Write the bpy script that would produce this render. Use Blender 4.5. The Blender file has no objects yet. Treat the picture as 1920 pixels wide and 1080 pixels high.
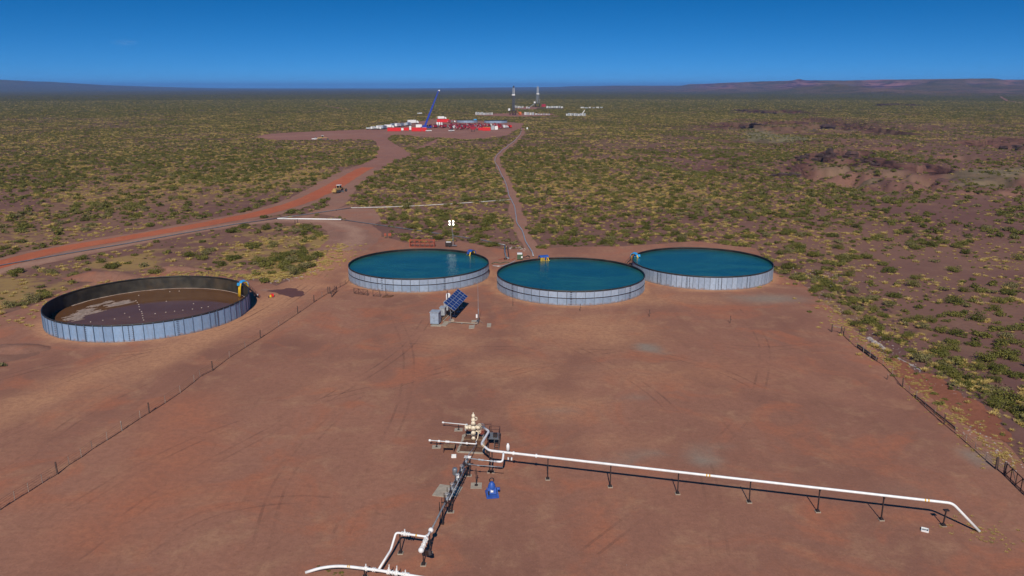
import bpy, bmesh, math, random
import numpy as np
from mathutils import Vector, Matrix, geometry

random.seed(11)
RNG = np.random.default_rng(11)
SC = bpy.context.scene
COL = SC.collection
PI = math.pi
R_ = math.radians

# ------------------------------------------------------------------ camera
FPX, CH, HZ = 1472.0, 50.63, 164.0            # focal length in photo pixels, height (m), horizon row
PITCH = math.atan((540 - HZ) / FPX)
cd = bpy.data.cameras.new('camera')
cd.sensor_width = 36.0
cd.lens = 36.0 * FPX / 1920.0
cd.clip_start = 0.5
cd.clip_end = 120000
cam = bpy.data.objects.new('camera', cd)
COL.objects.link(cam)
cam.location = (0, 0, CH)
cam.rotation_euler = (PI / 2 - PITCH, 0, 0)
SC.camera = cam

# ------------------------------------------------------------------ sky and sun
SUN_EL, SUN_AZ = R_(39.0), R_(1.3)            # light comes from behind the camera
w = bpy.data.worlds.new('World')
SC.world = w
w.use_nodes = True
wn = w.node_tree
wn.nodes.clear()
wo = wn.nodes.new('ShaderNodeOutputWorld')
bg = wn.nodes.new('ShaderNodeBackground')
bg.inputs['Strength'].default_value = 0.108
sk = wn.nodes.new('ShaderNodeTexSky')
sk.sky_type = 'NISHITA'
sk.sun_disc = False
sk.sun_elevation = SUN_EL
sk.sun_rotation = PI + SUN_AZ
sk.altitude = 1200
sk.air_density = 1.0
sk.dust_density = 0.15
sk.ozone_density = 4.0
tc = wn.nodes.new('ShaderNodeTexCoord')
sep = wn.nodes.new('ShaderNodeSeparateXYZ')
com = wn.nodes.new('ShaderNodeCombineXYZ')
mz = wn.nodes.new('ShaderNodeMath'); mz.operation = 'MULTIPLY_ADD'
mz.inputs[1].default_value = 2.5; mz.inputs[2].default_value = 0.13
hs = wn.nodes.new('ShaderNodeHueSaturation')
hs.inputs['Saturation'].default_value = 1.37
tint = wn.nodes.new('ShaderNodeMix'); tint.data_type = 'RGBA'; tint.blend_type = 'MULTIPLY'
tint.inputs[0].default_value = 1.0
tint.inputs[7].default_value = (0.80, 0.96, 1.0, 1)
L = wn.links.new
L(tc.outputs['Generated'], sep.inputs[0])
L(sep.outputs[0], com.inputs[0]); L(sep.outputs[1], com.inputs[1])
L(sep.outputs[2], mz.inputs[0]); L(mz.outputs[0], com.inputs[2])
L(com.outputs[0], sk.inputs[0])
L(sk.outputs[0], hs.inputs['Color']); L(hs.outputs[0], tint.inputs[6])
L(tint.outputs[2], bg.inputs['Color']); L(bg.outputs[0], wo.inputs['Surface'])

sl = bpy.data.lights.new('sun', 'SUN')
sl.energy = 4.2
sl.angle = R_(0.53)
sl.color = (1.0, 0.93, 0.83)
sun = bpy.data.objects.new('sun', sl)
COL.objects.link(sun)
sdir = Vector((math.sin(SUN_AZ) * math.cos(SUN_EL), math.cos(SUN_AZ) * math.cos(SUN_EL), -math.sin(SUN_EL)))
sun.rotation_euler = sdir.to_track_quat('-Z', 'Y').to_euler()
sun.location = (0, -50, 80)

vs = SC.view_settings
vs.view_transform = 'Standard'
vs.look = 'None'
vs.gamma = 1.0
vs.exposure = 0.0
vs.use_curve_mapping = False
SC.cycles.max_bounces = 6
SC.cycles.volume_bounces = 0

# ------------------------------------------------------------------ measuring helpers
CT, ST = math.cos(PITCH), math.sin(PITCH)

def at(px, py, z=0.0):
    """world point at height z seen at a position of the photograph"""
    u = (px - 960) / FPX; v = (540 - py) / FPX
    s = (z - CH) / (-ST + v * CT)
    return Vector((u * s, (CT + v * ST) * s, z))

def up(p, py):
    """height above the ground point p that is seen at row py"""
    v = (540 - py) / FPX
    return (v * p[1] * CT - p[1] * ST) / (CT + v * ST) + CH

def proj(x, y, z):
    z = z - CH
    d = y * CT - z * ST
    d = np.where(np.abs(d) < 1e-3, 1e-3, d)
    return 960 + FPX * x / d, 540 - FPX * (y * ST + z * CT) / d

# ------------------------------------------------------------------ numpy noise
def _hash(ix, iy, seed):
    n = (ix.astype(np.int64) * 374761393 + iy.astype(np.int64) * 668265263 + seed * 974634777) & 0xFFFFFFFF
    n = ((n ^ (n >> 13)) * 1274126177) & 0xFFFFFFFF
    n = n ^ (n >> 16)
    return (n & 0xFFFF) / 65535.0

def vnoise(x, y, seed=0):
    ix = np.floor(x); iy = np.floor(y)
    fx = x - ix; fy = y - iy
    fx = fx * fx * (3 - 2 * fx); fy = fy * fy * (3 - 2 * fy)
    a = _hash(ix, iy, seed); b = _hash(ix + 1, iy, seed)
    c = _hash(ix, iy + 1, seed); d = _hash(ix + 1, iy + 1, seed)
    return (a + (b - a) * fx) * (1 - fy) + (c + (d - c) * fx) * fy

def fbm(x, y, scale, octv=4, seed=0):
    s = 0; a = 1; t = 0
    f = 1.0 / scale
    for k in range(octv):
        s = s + a * vnoise(x * f, y * f, seed + k * 17); t += a
        a *= 0.5; f *= 2.03
    return s / t

def sstep(a, b, x):
    t = np.clip((x - a) / (b - a), 0, 1)
    return t * t * (3 - 2 * t)

def poly_dist(x, y, pts, side=False):
    """distance to a polyline; with side, positive on the left of its direction"""
    best = np.full(x.shape, 1e9); sg = np.ones(x.shape)
    for (ax, ay), (bx, by) in zip(pts[:-1], pts[1:]):
        dx, dy = bx - ax, by - ay
        l2 = dx * dx + dy * dy + 1e-9
        t = np.clip(((x - ax) * dx + (y - ay) * dy) / l2, 0, 1)
        ex = x - (ax + t * dx); ey = y - (ay + t * dy)
        d = np.hypot(ex, ey)
        m = d < best
        best = np.where(m, d, best)
        if side:
            sg = np.where(m, np.sign(dx * (y - ay) - dy * (x - ax)), sg)
    return best * sg if side else best

def in_poly(x, y, pts):
    r = np.zeros(x.shape, bool)
    n = len(pts)
    for i in range(n):
        x0, y0 = pts[i]; x1, y1 = pts[(i + 1) % n]
        c = ((y0 > y) != (y1 > y)) & (x < (x1 - x0) * (y - y0) / ((y1 - y0) if y1 != y0 else 1e-9) + x0)
        r ^= c
    return r

def px2(pts):
    return [tuple(at(a, b)[:2]) for a, b in pts]

# ------------------------------------------------------------------ materials
def nodes_of(name):
    m = bpy.data.materials.new(name)
    m.use_nodes = True
    nt = m.node_tree
    return m, nt, nt.nodes['Principled BSDF']

class NT:
    def __init__(s, nt): s.nt = nt
    def n(s, t, **kw):
        q = s.nt.nodes.new(t)
        for k, v in kw.items(): setattr(q, k, v)
        return q
    def l(s, a, b): s.nt.links.new(a, b)
    def noise(s, vec, scale, detail=4, rough=0.55, dist=0.0):
        q = s.n('ShaderNodeTexNoise')
        q.inputs['Scale'].default_value = scale; q.inputs['Detail'].default_value = detail
        q.inputs['Roughness'].default_value = rough; q.inputs['Distortion'].default_value = dist
        s.l(vec, q.inputs['Vector'])
        return q.outputs[0]
    def ramp(s, fac, a, b):
        q = s.n('ShaderNodeMapRange'); q.interpolation_type = 'SMOOTHSTEP'
        q.inputs[1].default_value = a; q.inputs[2].default_value = b
        s.l(fac, q.inputs[0])
        return q.outputs[0]
    def mix(s, fac, a, b, mode='MIX'):
        q = s.n('ShaderNodeMix'); q.data_type = 'RGBA'; q.blend_type = mode
        for i, v in ((0, fac), (6, a), (7, b)):
            if isinstance(v, (int, float)): q.inputs[i].default_value = v
            elif isinstance(v, tuple): q.inputs[i].default_value = (*v, 1) if len(v) == 3 else v
            else: s.l(v, q.inputs[i])
        return q.outputs[2]
    def math(s, op, a, b=0.5):
        q = s.n('ShaderNodeMath', operation=op)
        for i, v in ((0, a), (1, b)):
            if isinstance(v, (int, float)): q.inputs[i].default_value = v
            else: s.l(v, q.inputs[i])
        return q.outputs[0]
    def attr(s, name):
        q = s.n('ShaderNodeAttribute'); q.attribute_name = name
        return q
    def mapping(s, vec, scale, rot=(0, 0, 0)):
        q = s.n('ShaderNodeMapping')
        q.inputs['Scale'].default_value = scale; q.inputs['Rotation'].default_value = rot
        s.l(vec, q.inputs['Vector'])
        return q.outputs[0]
    def bump(s, h, strength, dist, bsdf):
        q = s.n('ShaderNodeBump')
        q.inputs['Strength'].default_value = strength; q.inputs['Distance'].default_value = dist
        s.l(h, q.inputs['Height']); s.l(q.outputs[0], bsdf.inputs['Normal'])

def paint(name, col, rough=0.5, metal=0.0, wear=0.15, scale=1.5, dirt=(0.22, 0.12, 0.08), dirt_amt=0.25):
    """painted or bare surface with uneven tone and some dust"""
    m, nt, b = nodes_of(name)
    t = NT(nt)
    tc = t.n('ShaderNodeTexCoord').outputs['Object']
    n1 = t.noise(tc, scale, 5)
    n2 = t.noise(tc, scale * 0.35, 3)
    dk = tuple(c * (1 - wear) for c in col); lt = tuple(min(1, c * (1 + wear)) for c in col)
    c = t.mix(t.ramp(n1, 0.3, 0.7), dk, lt)
    c = t.mix(t.math('MULTIPLY', t.ramp(n2, 0.45, 0.8), dirt_amt), c, dirt)
    t.l(c, b.inputs['Base Color'])
    b.inputs['Roughness'].default_value = rough
    b.inputs['Metallic'].default_value = metal
    return m

M = {}
M['site_white'] = paint('site_white', (0.58, 0.58, 0.56), 0.5, dirt_amt=0.25)
M['white_paint'] = paint('white_paint', (0.80, 0.80, 0.78), 0.35, dirt_amt=0.12, wear=0.06)
M['cream_paint'] = paint('cream_paint', (0.72, 0.62, 0.46), 0.4, dirt_amt=0.2)
M['yellow_band'] = paint('yellow_band', (0.75, 0.42, 0.05), 0.4)
M['dark_steel'] = paint('dark_steel', (0.035, 0.025, 0.025), 0.6, 0.2)
M['brown_steel'] = paint('brown_steel', (0.10, 0.045, 0.035), 0.65, 0.1)
M['grey_steel'] = paint('grey_steel', (0.22, 0.24, 0.26), 0.45, 0.4)
M['rung_steel'] = paint('rung_steel', (0.09, 0.10, 0.115), 0.6, 0.2)
M['light_steel'] = paint('light_steel', (0.45, 0.48, 0.50), 0.4, 0.3)
M['concrete'] = paint('concrete', (0.36, 0.31, 0.24), 0.9, dirt_amt=0.4)
M['timber'] = paint('timber', (0.12, 0.052, 0.026), 0.85, scale=3, wear=0.35)
M['timber_pale'] = paint('timber_pale', (0.24, 0.135, 0.07), 0.85, scale=3, wear=0.3)
M['post_wood'] = paint('post_wood', (0.09, 0.055, 0.045), 0.9, scale=4, wear=0.3)
M['post_pale'] = paint('post_pale', (0.33, 0.26, 0.21), 0.9, scale=4, wear=0.3)
M['blue_paint'] = paint('blue_paint', (0.02, 0.085, 0.36), 0.5, dirt_amt=0.1)
M['sky_blue'] = paint('sky_blue', (0.04, 0.36, 0.75), 0.45, dirt_amt=0.1)
M['hose_yellow'] = paint('hose_yellow', (0.75, 0.46, 0.02), 0.5, dirt_amt=0.1)
M['rubber'] = paint('rubber', (0.02, 0.02, 0.02), 0.8)
M['liner'] = paint('liner', (0.018, 0.018, 0.017), 0.55, scale=0.6, wear=0.4, dirt=(0.09, 0.06, 0.035), dirt_amt=0.6)
M['liner_muddy'] = paint('liner_muddy', (0.035, 0.030, 0.022), 0.65, scale=0.5, wear=0.5, dirt=(0.11, 0.07, 0.035), dirt_amt=0.7)
M['panel_grey'] = paint('panel_grey', (0.33, 0.43, 0.56), 0.42, 0.25, wear=0.08, dirt=(0.34, 0.30, 0.28), dirt_amt=0.12)
M['panel_pale'] = paint('panel_pale', (0.40, 0.49, 0.61), 0.42, 0.25, wear=0.08, dirt=(0.36, 0.32, 0.30), dirt_amt=0.1)
M['panel_blue'] = paint('panel_blue', (0.269, 0.412, 0.607), 0.42, 0.2, wear=0.08, dirt=(0.336, 0.274, 0.258), dirt_amt=0.2)
def panel_paint(m):
    nt = m.node_tree; t = NT(nt); b = nt.nodes['Principled BSDF']
    src = b.inputs['Base Color'].links[0].from_socket
    oi = t.n('ShaderNodeObjectInfo').outputs['Random']
    c = t.mix(1.0, src, t.mix(oi, (0.80, 0.82, 0.84), (1.06, 1.06, 1.05)), 'MULTIPLY')
    g = t.n('ShaderNodeNewGeometry').outputs['Position']
    sp = t.n('ShaderNodeSeparateXYZ'); t.l(g, sp.inputs[0])
    n = t.noise(t.mapping(g, (1, 1, .5)), 1.3, 5, .7)
    f = t.ramp(t.math('SUBTRACT', t.math('MULTIPLY', n, 1.5), sp.outputs[2]), 0.25, 0.75)
    c = t.mix(t.math('MULTIPLY', f, .7), c, (0.30, 0.17, 0.12))
    n2 = t.noise(t.mapping(g, (2.5, 2.5, .18)), 1.0, 4, .6)
    c = t.mix(t.math('MULTIPLY', t.ramp(n2, .56, .72), .30), c, (0.20, 0.18, 0.18))
    t.l(c, b.inputs['Base Color'])
for k_ in ('panel_grey', 'panel_pale', 'panel_blue'): panel_paint(M[k_])
M['rib_steel'] = paint('rib_steel', (0.22, 0.26, 0.31), 0.5, 0.3)
M['rib_blue'] = paint('rib_blue', (0.12, 0.19, 0.29), 0.5, 0.3)
M['red_paint'] = paint('red_paint', (0.62, 0.02, 0.02), 0.4, dirt_amt=0.1)
M['dark_red'] = paint('dark_red', (0.33, 0.02, 0.035), 0.45, dirt_amt=0.15)
M['rust_red'] = paint('rust_red', (0.33, 0.075, 0.04), 0.7, dirt_amt=0.2)
M['orange_paint'] = paint('orange_paint', (0.62, 0.15, 0.03), 0.5)
M['machine_yellow'] = paint('machine_yellow', (0.46, 0.29, 0.10), 0.6, dirt=(0.30, 0.20, 0.13), dirt_amt=0.5)
M['pale_pipe'] = paint('pale_pipe', (0.55, 0.52, 0.48), 0.6, dirt_amt=0.3)
M['glass_dark'] = paint('glass_dark', (0.015, 0.02, 0.025), 0.12, dirt_amt=0.1)
M['grey_blue'] = paint('grey_blue', (0.28, 0.34, 0.42), 0.5)
M['green_paint'] = paint('green_paint', (0.05, 0.10, 0.05), 0.6)
M['pale_stone'] = paint('pale_stone', (0.42, 0.35, 0.31), 0.9, wear=0.25)
M['boom_blue'] = paint('boom_blue', (0.015, 0.05, 0.36), 0.4, dirt_amt=0.05)

def lamp_mat():
    m, nt, b = nodes_of('lamp_lit')
    b.inputs['Base Color'].default_value = (0.9, 0.88, 0.8, 1)
    b.inputs['Emission Color'].default_value = (1.0, 0.95, 0.82, 1)
    b.inputs['Emission Strength'].default_value = 4.0
    return m
M['lamp_lit'] = lamp_mat()

def cell_mat():
    m, nt, b = nodes_of('solar_cell')
    t = NT(nt)
    tc = t.n('ShaderNodeTexCoord').outputs['Object']
    br = t.n('ShaderNodeTexBrick')
    br.offset = 0.0
    br.inputs['Scale'].default_value = 1.0
    br.inputs['Mortar Size'].default_value = 0.006
    br.inputs['Brick Width'].default_value = 0.165; br.inputs['Row Height'].default_value = 0.165
    br.inputs['Color1'].default_value = (0.010, 0.026, 0.14, 1)
    br.inputs['Color2'].default_value = (0.013, 0.032, 0.17, 1)
    br.inputs['Mortar'].default_value = (0.07, 0.11, 0.24, 1)
    t.l(tc, br.inputs['Vector'])
    t.l(br.outputs['Color'], b.inputs['Base Color'])
    b.inputs['Roughness'].default_value = 0.15
    return m
M['solar_cell'] = cell_mat()

def water_mat(name, base, rough, bstr, scale, mottled=None):
    m, nt, b = nodes_of(name)
    t = NT(nt)
    g = t.n('ShaderNodeNewGeometry').outputs['Position']
    n = t.noise(t.mapping(g, (1.0, 1.6, 1)), scale, 4, 0.6)
    n2 = t.noise(t.mapping(g, (.6, 1.3, 1)), 0.11, 4, 0.6, 0.8)
    c = t.mix(t.ramp(n2, 0.3, 0.7), base, mottled or tuple(x * 1.5 for x in base))
    t.l(c, b.inputs['Base Color'])
    b.inputs['Roughness'].default_value = rough
    b.inputs['IOR'].default_value = 1.33
    t.bump(n, bstr, 0.1, b)
    return m
M['water'] = water_mat('tank_water', (0.007, 0.076, 0.100), 0.08, 0.65, 1.1, (0.020, 0.122, 0.112))
M['brown_water'] = water_mat('brown_water', (0.115, 0.052, 0.022), 0.06, 0.04, 0.8, (0.15, 0.072, 0.034))

M['brown_water'].node_tree.nodes['Principled BSDF'].inputs['Specular IOR Level'].default_value = 0.36

def foam_mat():
    m, nt, b = nodes_of('dry_foam')
    t = NT(nt)
    g = t.n('ShaderNodeNewGeometry').outputs['Position']
    n = t.noise(g, 1.4, 5)
    t.l(t.mix(t.ramp(n, .3, .7), (0.24, 0.17, 0.13), (0.42, 0.32, 0.26)), b.inputs['Base Color'])
    b.inputs['Roughness'].default_value = 0.9
    return m
M['foam'] = foam_mat()

def soil_sheet(name, dark, mid, light, orange, track=None):
    """bare trampled earth; attribute 'mask' (R: driven lane, G: grey wash, B: raw orange soil)"""
    m, nt, b = nodes_of(name)
    t = NT(nt)
    g = t.n('ShaderNodeNewGeometry').outputs['Position']
    gs = t.mapping(g, (1, 0.45, 1), (0, 0, 0.5))
    n1 = t.noise(gs, 0.035, 6, 0.62, 0.8)
    n2 = t.noise(g, 0.16, 6, 0.65, 0.4)
    n3 = t.noise(g, 1.1, 6, 0.7)
    n4 = t.noise(t.mapping(g, (1, 0.25, 1), (0, 0, -0.7)), 0.5, 5, 0.6, 1.0)
    n5 = t.noise(g, 0.07, 5, 0.6, 1.2)
    c = t.mix(t.ramp(n1, 0.32, 0.68), dark, mid)
    c = t.mix(t.math('MULTIPLY', t.ramp(n2, 0.48, 0.72), 0.55), c, light)
    c = t.mix(t.math('MULTIPLY', t.ramp(n5, 0.48, 0.68), 0.75), c, orange)
    c = t.mix(t.math('MULTIPLY', t.ramp(n4, 0.5, 0.75), 0.22), c, tuple(x * 0.62 for x in dark))
    a = t.n('ShaderNodeSeparateColor'); t.l(t.attr('mask').outputs['Color'], a.inputs[0])
    nb = t.math('ADD', t.math('MULTIPLY', n2, 0.9), 0.1)
    c = t.mix(t.ramp(t.math('MULTIPLY', a.outputs[0], t.math('ADD', nb, 0.35)), 0.1, 0.9), c, track or light)
    c = t.mix(t.ramp(t.math('MULTIPLY', a.outputs[1], t.math('ADD', n3, 0.3)), 0.12, 0.75), c, (0.27, 0.23, 0.18))
    c = t.mix(t.ramp(t.math('MULTIPLY', a.outputs[2], t.math('ADD', n2, 0.4)), 0.15, 0.85), c, orange)
    n6 = t.noise(t.mapping(g, (1, .6, 1)), 4.5, 5, 0.75)
    c = t.mix(t.math('MULTIPLY', t.ramp(n6, 0.52, 0.68), 0.40), c, tuple(x * 0.55 for x in dark))
    c = t.mix(t.math('MULTIPLY', t.ramp(n6, 0.46, 0.30), 0.35), c, tuple(min(1, x * 1.12) for x in light))
    sp = t.math('MULTIPLY', t.ramp(n3, 0.40, 0.65), 0.42)
    c = t.mix(sp, c, tuple(x * 0.66 for x in mid))
    t.l(c, b.inputs['Base Color'])
    b.inputs['Roughness'].default_value = 0.95
    b.inputs['Specular IOR Level'].default_value = 0.15
    h = t.math('ADD', t.math('MULTIPLY', n2, 1.2), t.math('MULTIPLY', n3, 0.5))
    t.bump(h, 0.5, 0.22, b)
    return m
M['pad_soil'] = soil_sheet('pad_soil', (0.250, 0.115, 0.078), (0.350, 0.163, 0.104), (0.425, 0.235, 0.135), (0.405, 0.145, 0.078), (0.475, 0.240, 0.130))
M['red_road'] = soil_sheet('red_road', (0.375, 0.106, 0.052), (0.475, 0.144, 0.069), (0.525, 0.188, 0.092), (0.450, 0.112, 0.052), (0.250, 0.075, 0.046))
M['trail_soil'] = soil_sheet('trail_soil', (0.260, 0.137, 0.098), (0.325, 0.169, 0.115), (0.403, 0.234, 0.161), (0.351, 0.150, 0.092))
M['far_pad'] = soil_sheet('far_pad', (0.262, 0.125, 0.094), (0.317, 0.156, 0.113), (0.371, 0.208, 0.151), (0.328, 0.135, 0.084))
M['raw_soil'] = soil_sheet('raw_soil', (0.226, 0.081, 0.049), (0.277, 0.103, 0.060), (0.307, 0.138, 0.087), (0.318, 0.109, 0.054))
M['wet_soil'] = soil_sheet('wet_soil', (0.115, 0.052, 0.050), (0.142, 0.065, 0.059), (0.189, 0.091, 0.075), (0.162, 0.065, 0.056))
M['mound_soil'] = soil_sheet('mound_soil', (0.195, 0.098, 0.069), (0.273, 0.137, 0.094), (0.351, 0.208, 0.138), (0.325, 0.124, 0.069))

def ground_mat():
    m, nt, b = nodes_of('desert_ground')
    t = NT(nt)
    g = t.n('ShaderNodeNewGeometry').outputs['Position']
    n1 = t.noise(g, 0.012, 5, 0.6, 0.5)
    n2 = t.noise(g, 0.11, 6, 0.6)
    n3 = t.noise(g, 0.9, 5, 0.65)
    c = t.mix(t.ramp(n1, 0.35, 0.65), (0.160, 0.079, 0.066), (0.210, 0.109, 0.080))
    c = t.mix(t.math('MULTIPLY', t.ramp(n2, 0.45, 0.7), 0.6), c, (0.24, 0.135, 0.088))
    c = t.mix(t.math('MULTIPLY', t.ramp(n3, 0.4, 0.7), 0.4), c, (0.14, 0.074, 0.058))
    st = t.attr('straw').outputs['Fac']
    n4 = t.noise(g, 0.22, 6, 0.65)
    c = t.mix(t.ramp(t.math('MULTIPLY', st, t.math('ADD', n4, 0.2)), 0.42, 0.62), c, (0.30, 0.19, 0.075))
    # vegetation that is too far off to tell the bushes apart
    vg = t.attr('veg').outputs['Fac']
    v1 = t.noise(t.mapping(g, (1, 0.5, 1)), 0.035, 6, 0.7)
    v2 = t.noise(t.mapping(g, (1, 0.35, 1)), 0.004, 5, 0.6)
    vc = t.mix(t.ramp(v1, 0.35, 0.65), (0.056, 0.053, 0.011), (0.120, 0.098, 0.030))
    vc = t.mix(t.math('MULTIPLY', t.ramp(v2, 0.5, 0.75), 0.5), vc, (0.13, 0.085, 0.06))
    c = t.mix(vg, c, vc)
    pl = t.attr('pale').outputs['Fac']
    c = t.mix(t.math('MULTIPLY', pl, 0.8), c, t.mix(t.ramp(n2, .35, .65), (0.15, 0.15, 0.075), (0.22, 0.19, 0.11)))
    rk = t.attr('rock').outputs['Fac']
    r1 = t.noise(t.mapping(g, (0.25, 0.25, 2.2)), 0.35, 6, 0.75, 0.8)
    rc = t.mix(t.ramp(r1, 0.38, 0.62), (0.022, 0.013, 0.015), (0.14, 0.065, 0.053))
    c = t.mix(rk, c, rc)
    ms = t.attr('mesa').outputs['Fac']
    m1 = t.noise(t.mapping(g, (0.3, 0.3, 4.0)), 0.012, 5, 0.6, 0.5)
    mc = t.mix(t.ramp(m1, 0.38, 0.62), (0.070, 0.040, 0.058), (0.32, 0.16, 0.155))
    c = t.mix(ms, c, mc)
    t.l(c, b.inputs['Base Color'])
    b.inputs['Roughness'].default_value = 0.97
    b.inputs['Specular IOR Level'].default_value = 0.1
    h = t.math('ADD', n2, t.math('MULTIPLY', n3, 0.3))
    t.bump(h, 0.5, 0.5, b)
    return m
M['ground'] = ground_mat()

def leaf_mat(name, cols, rough=0.7):
    m, nt, b = nodes_of(name)
    t = NT(nt)
    oi = t.n('ShaderNodeObjectInfo').outputs['Random']
    g = t.n('ShaderNodeNewGeometry').outputs['Position']
    n = t.noise(g, 2.3, 3)
    c = t.mix(t.ramp(oi, 0.0, 0.6), cols[0], cols[1])
    c = t.mix(t.ramp(oi, 0.72, 0.95), c, cols[2])
    c = t.mix(t.math('MULTIPLY', t.ramp(n, .35, .7), 0.5), c, cols[3])
    t.l(c, b.inputs['Base Color'])
    b.inputs['Roughness'].default_value = rough
    b.inputs['Specular IOR Level'].default_value = 0.2
    return m
M['leaf'] = leaf_mat('shrub_leaf', [(0.072, 0.074, 0.013), (0.158, 0.142, 0.032), (0.19, 0.158, 0.072), (0.118, 0.122, 0.020)])
M['straw'] = leaf_mat('dry_grass', [(0.37, 0.265, 0.075), (0.46, 0.335, 0.105), (0.29, 0.23, 0.09), (0.52, 0.385, 0.13)])

# ------------------------------------------------------------------ mesh helpers
class MB:
    def __init__(s):
        s.v = []; s.f = []; s.mi = []; s.m = 0
    def add(s, vs, fs):
        o = len(s.v)
        s.v += [tuple(p) for p in vs]
        for f in fs:
            s.f.append(tuple(i + o for i in f)); s.mi.append(s.m)
        return s
    def box(s, c, d, rz=0.0, mat=None):
        x, y, z = (q / 2 for q in d)
        vs = [Vector((a * x, b * y, e * z)) for a in (-1, 1) for b in (-1, 1) for e in (-1, 1)]
        mm = mat if mat is not None else Matrix.Rotation(rz, 3, 'Z')
        vs = [mm @ p + Vector(c) for p in vs]
        return s.add(vs, [(0, 1, 3, 2), (4, 6, 7, 5), (0, 4, 5, 1), (2, 3, 7, 6), (0, 2, 6, 4), (1, 5, 7, 3)])
    def bar(s, a, b, wd, ht=None, upv=(0, 0, 1)):
        a, b = Vector(a), Vector(b); ht = ht or wd
        d = (b - a); ln = d.length; d.normalize()
        u = Vector(upv)
        if abs(d.dot(u)) > 0.98: u = Vector((0, 1, 0))
        sx = d.cross(u).normalized(); sz = sx.cross(d).normalized()
        mm = Matrix((sx, d, sz)).transposed()
        return s.box((a + b) / 2, (wd, ln, ht), mat=mm)
    def tube(s, pts, r, n=8, caps=True):
        pts = [Vector(p) for p in pts]
        rs = r if isinstance(r, (list, tuple)) else [r] * len(pts)
        vs = []; fs = []
        ref = None
        for i, p in enumerate(pts):
            if i == 0: d = pts[1] - p
            elif i == len(pts) - 1: d = p - pts[-2]
            else: d = (pts[i + 1] - p).normalized() + (p - pts[i - 1]).normalized()
            d.normalize()
            if ref is None:
                ref = Vector((0, 0, 1)) if abs(d.z) < 0.9 else Vector((1, 0, 0))
            sx = d.cross(ref).normalized(); sy = sx.cross(d).normalized(); ref = sy
            for k in range(n):
                a = 2 * PI * k / n
                vs.append(p + (sx * math.cos(a) + sy * math.sin(a)) * rs[i])
        for i in range(len(pts) - 1):
            for k in range(n):
                a = i * n + k; b2 = i * n + (k + 1) % n
                fs.append((a, b2, b2 + n, a + n))
        if caps:
            fs.append(tuple(range(n - 1, -1, -1)))
            fs.append(tuple(range((len(pts) - 1) * n, len(pts) * n)))
        return s.add(vs, fs)
    def lathe(s, prof, n=24, c=(0, 0, 0), closed=False, caps=True):
        vs = []; fs = []
        for r, z in prof:
            for k in range(n):
                a = 2 * PI * k / n
                vs.append((c[0] + r * math.cos(a), c[1] + r * math.sin(a), c[2] + z))
        m = len(prof)
        for i in range(m if closed else m - 1):
            j = (i + 1) % m
            for k in range(n):
                k2 = (k + 1) % n
                fs.append((i * n + k, i * n + k2, j * n + k2, j * n + k))
        if caps and not closed:
            if prof[0][0] > 1e-4: fs.append(tuple(range(n - 1, -1, -1)))
            if prof[-1][0] > 1e-4: fs.append(tuple(range((m - 1) * n, m * n)))
        return s.add(vs, fs)
    def mesh(s, name, mats, smooth=False):
        me = bpy.data.meshes.new(name)
        me.from_pydata(s.v, [], s.f)
        for m in (mats if isinstance(mats, (list, tuple)) else [mats]): me.materials.append(m)
        if any(s.mi): me.polygons.foreach_set('material_index', s.mi)
        if smooth: me.polygons.foreach_set('use_smooth', [True] * len(me.polygons))
        me.update()
        return me
    def build(s, name, mats, parent=None, smooth=False, loc=(0, 0, 0), rot=(0, 0, 0)):
        return link(name, s.mesh(name, mats, smooth), parent, loc, rot)

def link(name, me, parent=None, loc=(0, 0, 0), rot=(0, 0, 0)):
    o = bpy.data.objects.new(name, me)
    COL.objects.link(o)
    o.parent = parent; o.location = loc; o.rotation_euler = rot
    return o

def tag(o, label=None, cat=None, group=None, kind=None):
    if label: o['label'] = label
    if cat: o['category'] = cat
    if group: o['group'] = group
    if kind: o['kind'] = kind
    return o

def thing(name, label, cat, loc=(0, 0, 0), rz=0.0, group=None):
    o = bpy.data.objects.new(name, None)
    o.empty_display_size = 0.3
    COL.objects.link(o)
    o.location = loc; o.rotation_euler = (0, 0, rz)
    return tag(o, label, cat, group)

def kids(o): return [c for c in KID.get(o.name, [])]
KID = {}
def copy_tree(o, parent=None, kl=None):
    c = o.copy(); COL.objects.link(c); c.parent = parent
    for ch in o.children: copy_tree(ch, c)
    return c

def dup(o, loc, rz=0.0, label=None, group=None):
    c = copy_tree(o)
    c.location = loc; c.rotation_euler = (0, 0, rz)
    if label: c['label'] = label
    if group: c['group'] = group
    return c

def fillet(pts, r, n=4):
    """round the corners of a polyline"""
    pts = [Vector(p) for p in pts]
    out = [pts[0]]
    for i in range(1, len(pts) - 1):
        a, b, c = pts[i - 1], pts[i], pts[i + 1]
        d1 = min(r, (a - b).length * 0.45); d2 = min(r, (c - b).length * 0.45)
        p0 = b + (a - b).normalized() * d1; p2 = b + (c - b).normalized() * d2
        for k in range(n + 1):
            t = k / n
            out.append(p0 * (1 - t) ** 2 + b * 2 * t * (1 - t) + p2 * t * t)
    out.append(pts[-1])
    return out

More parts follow.
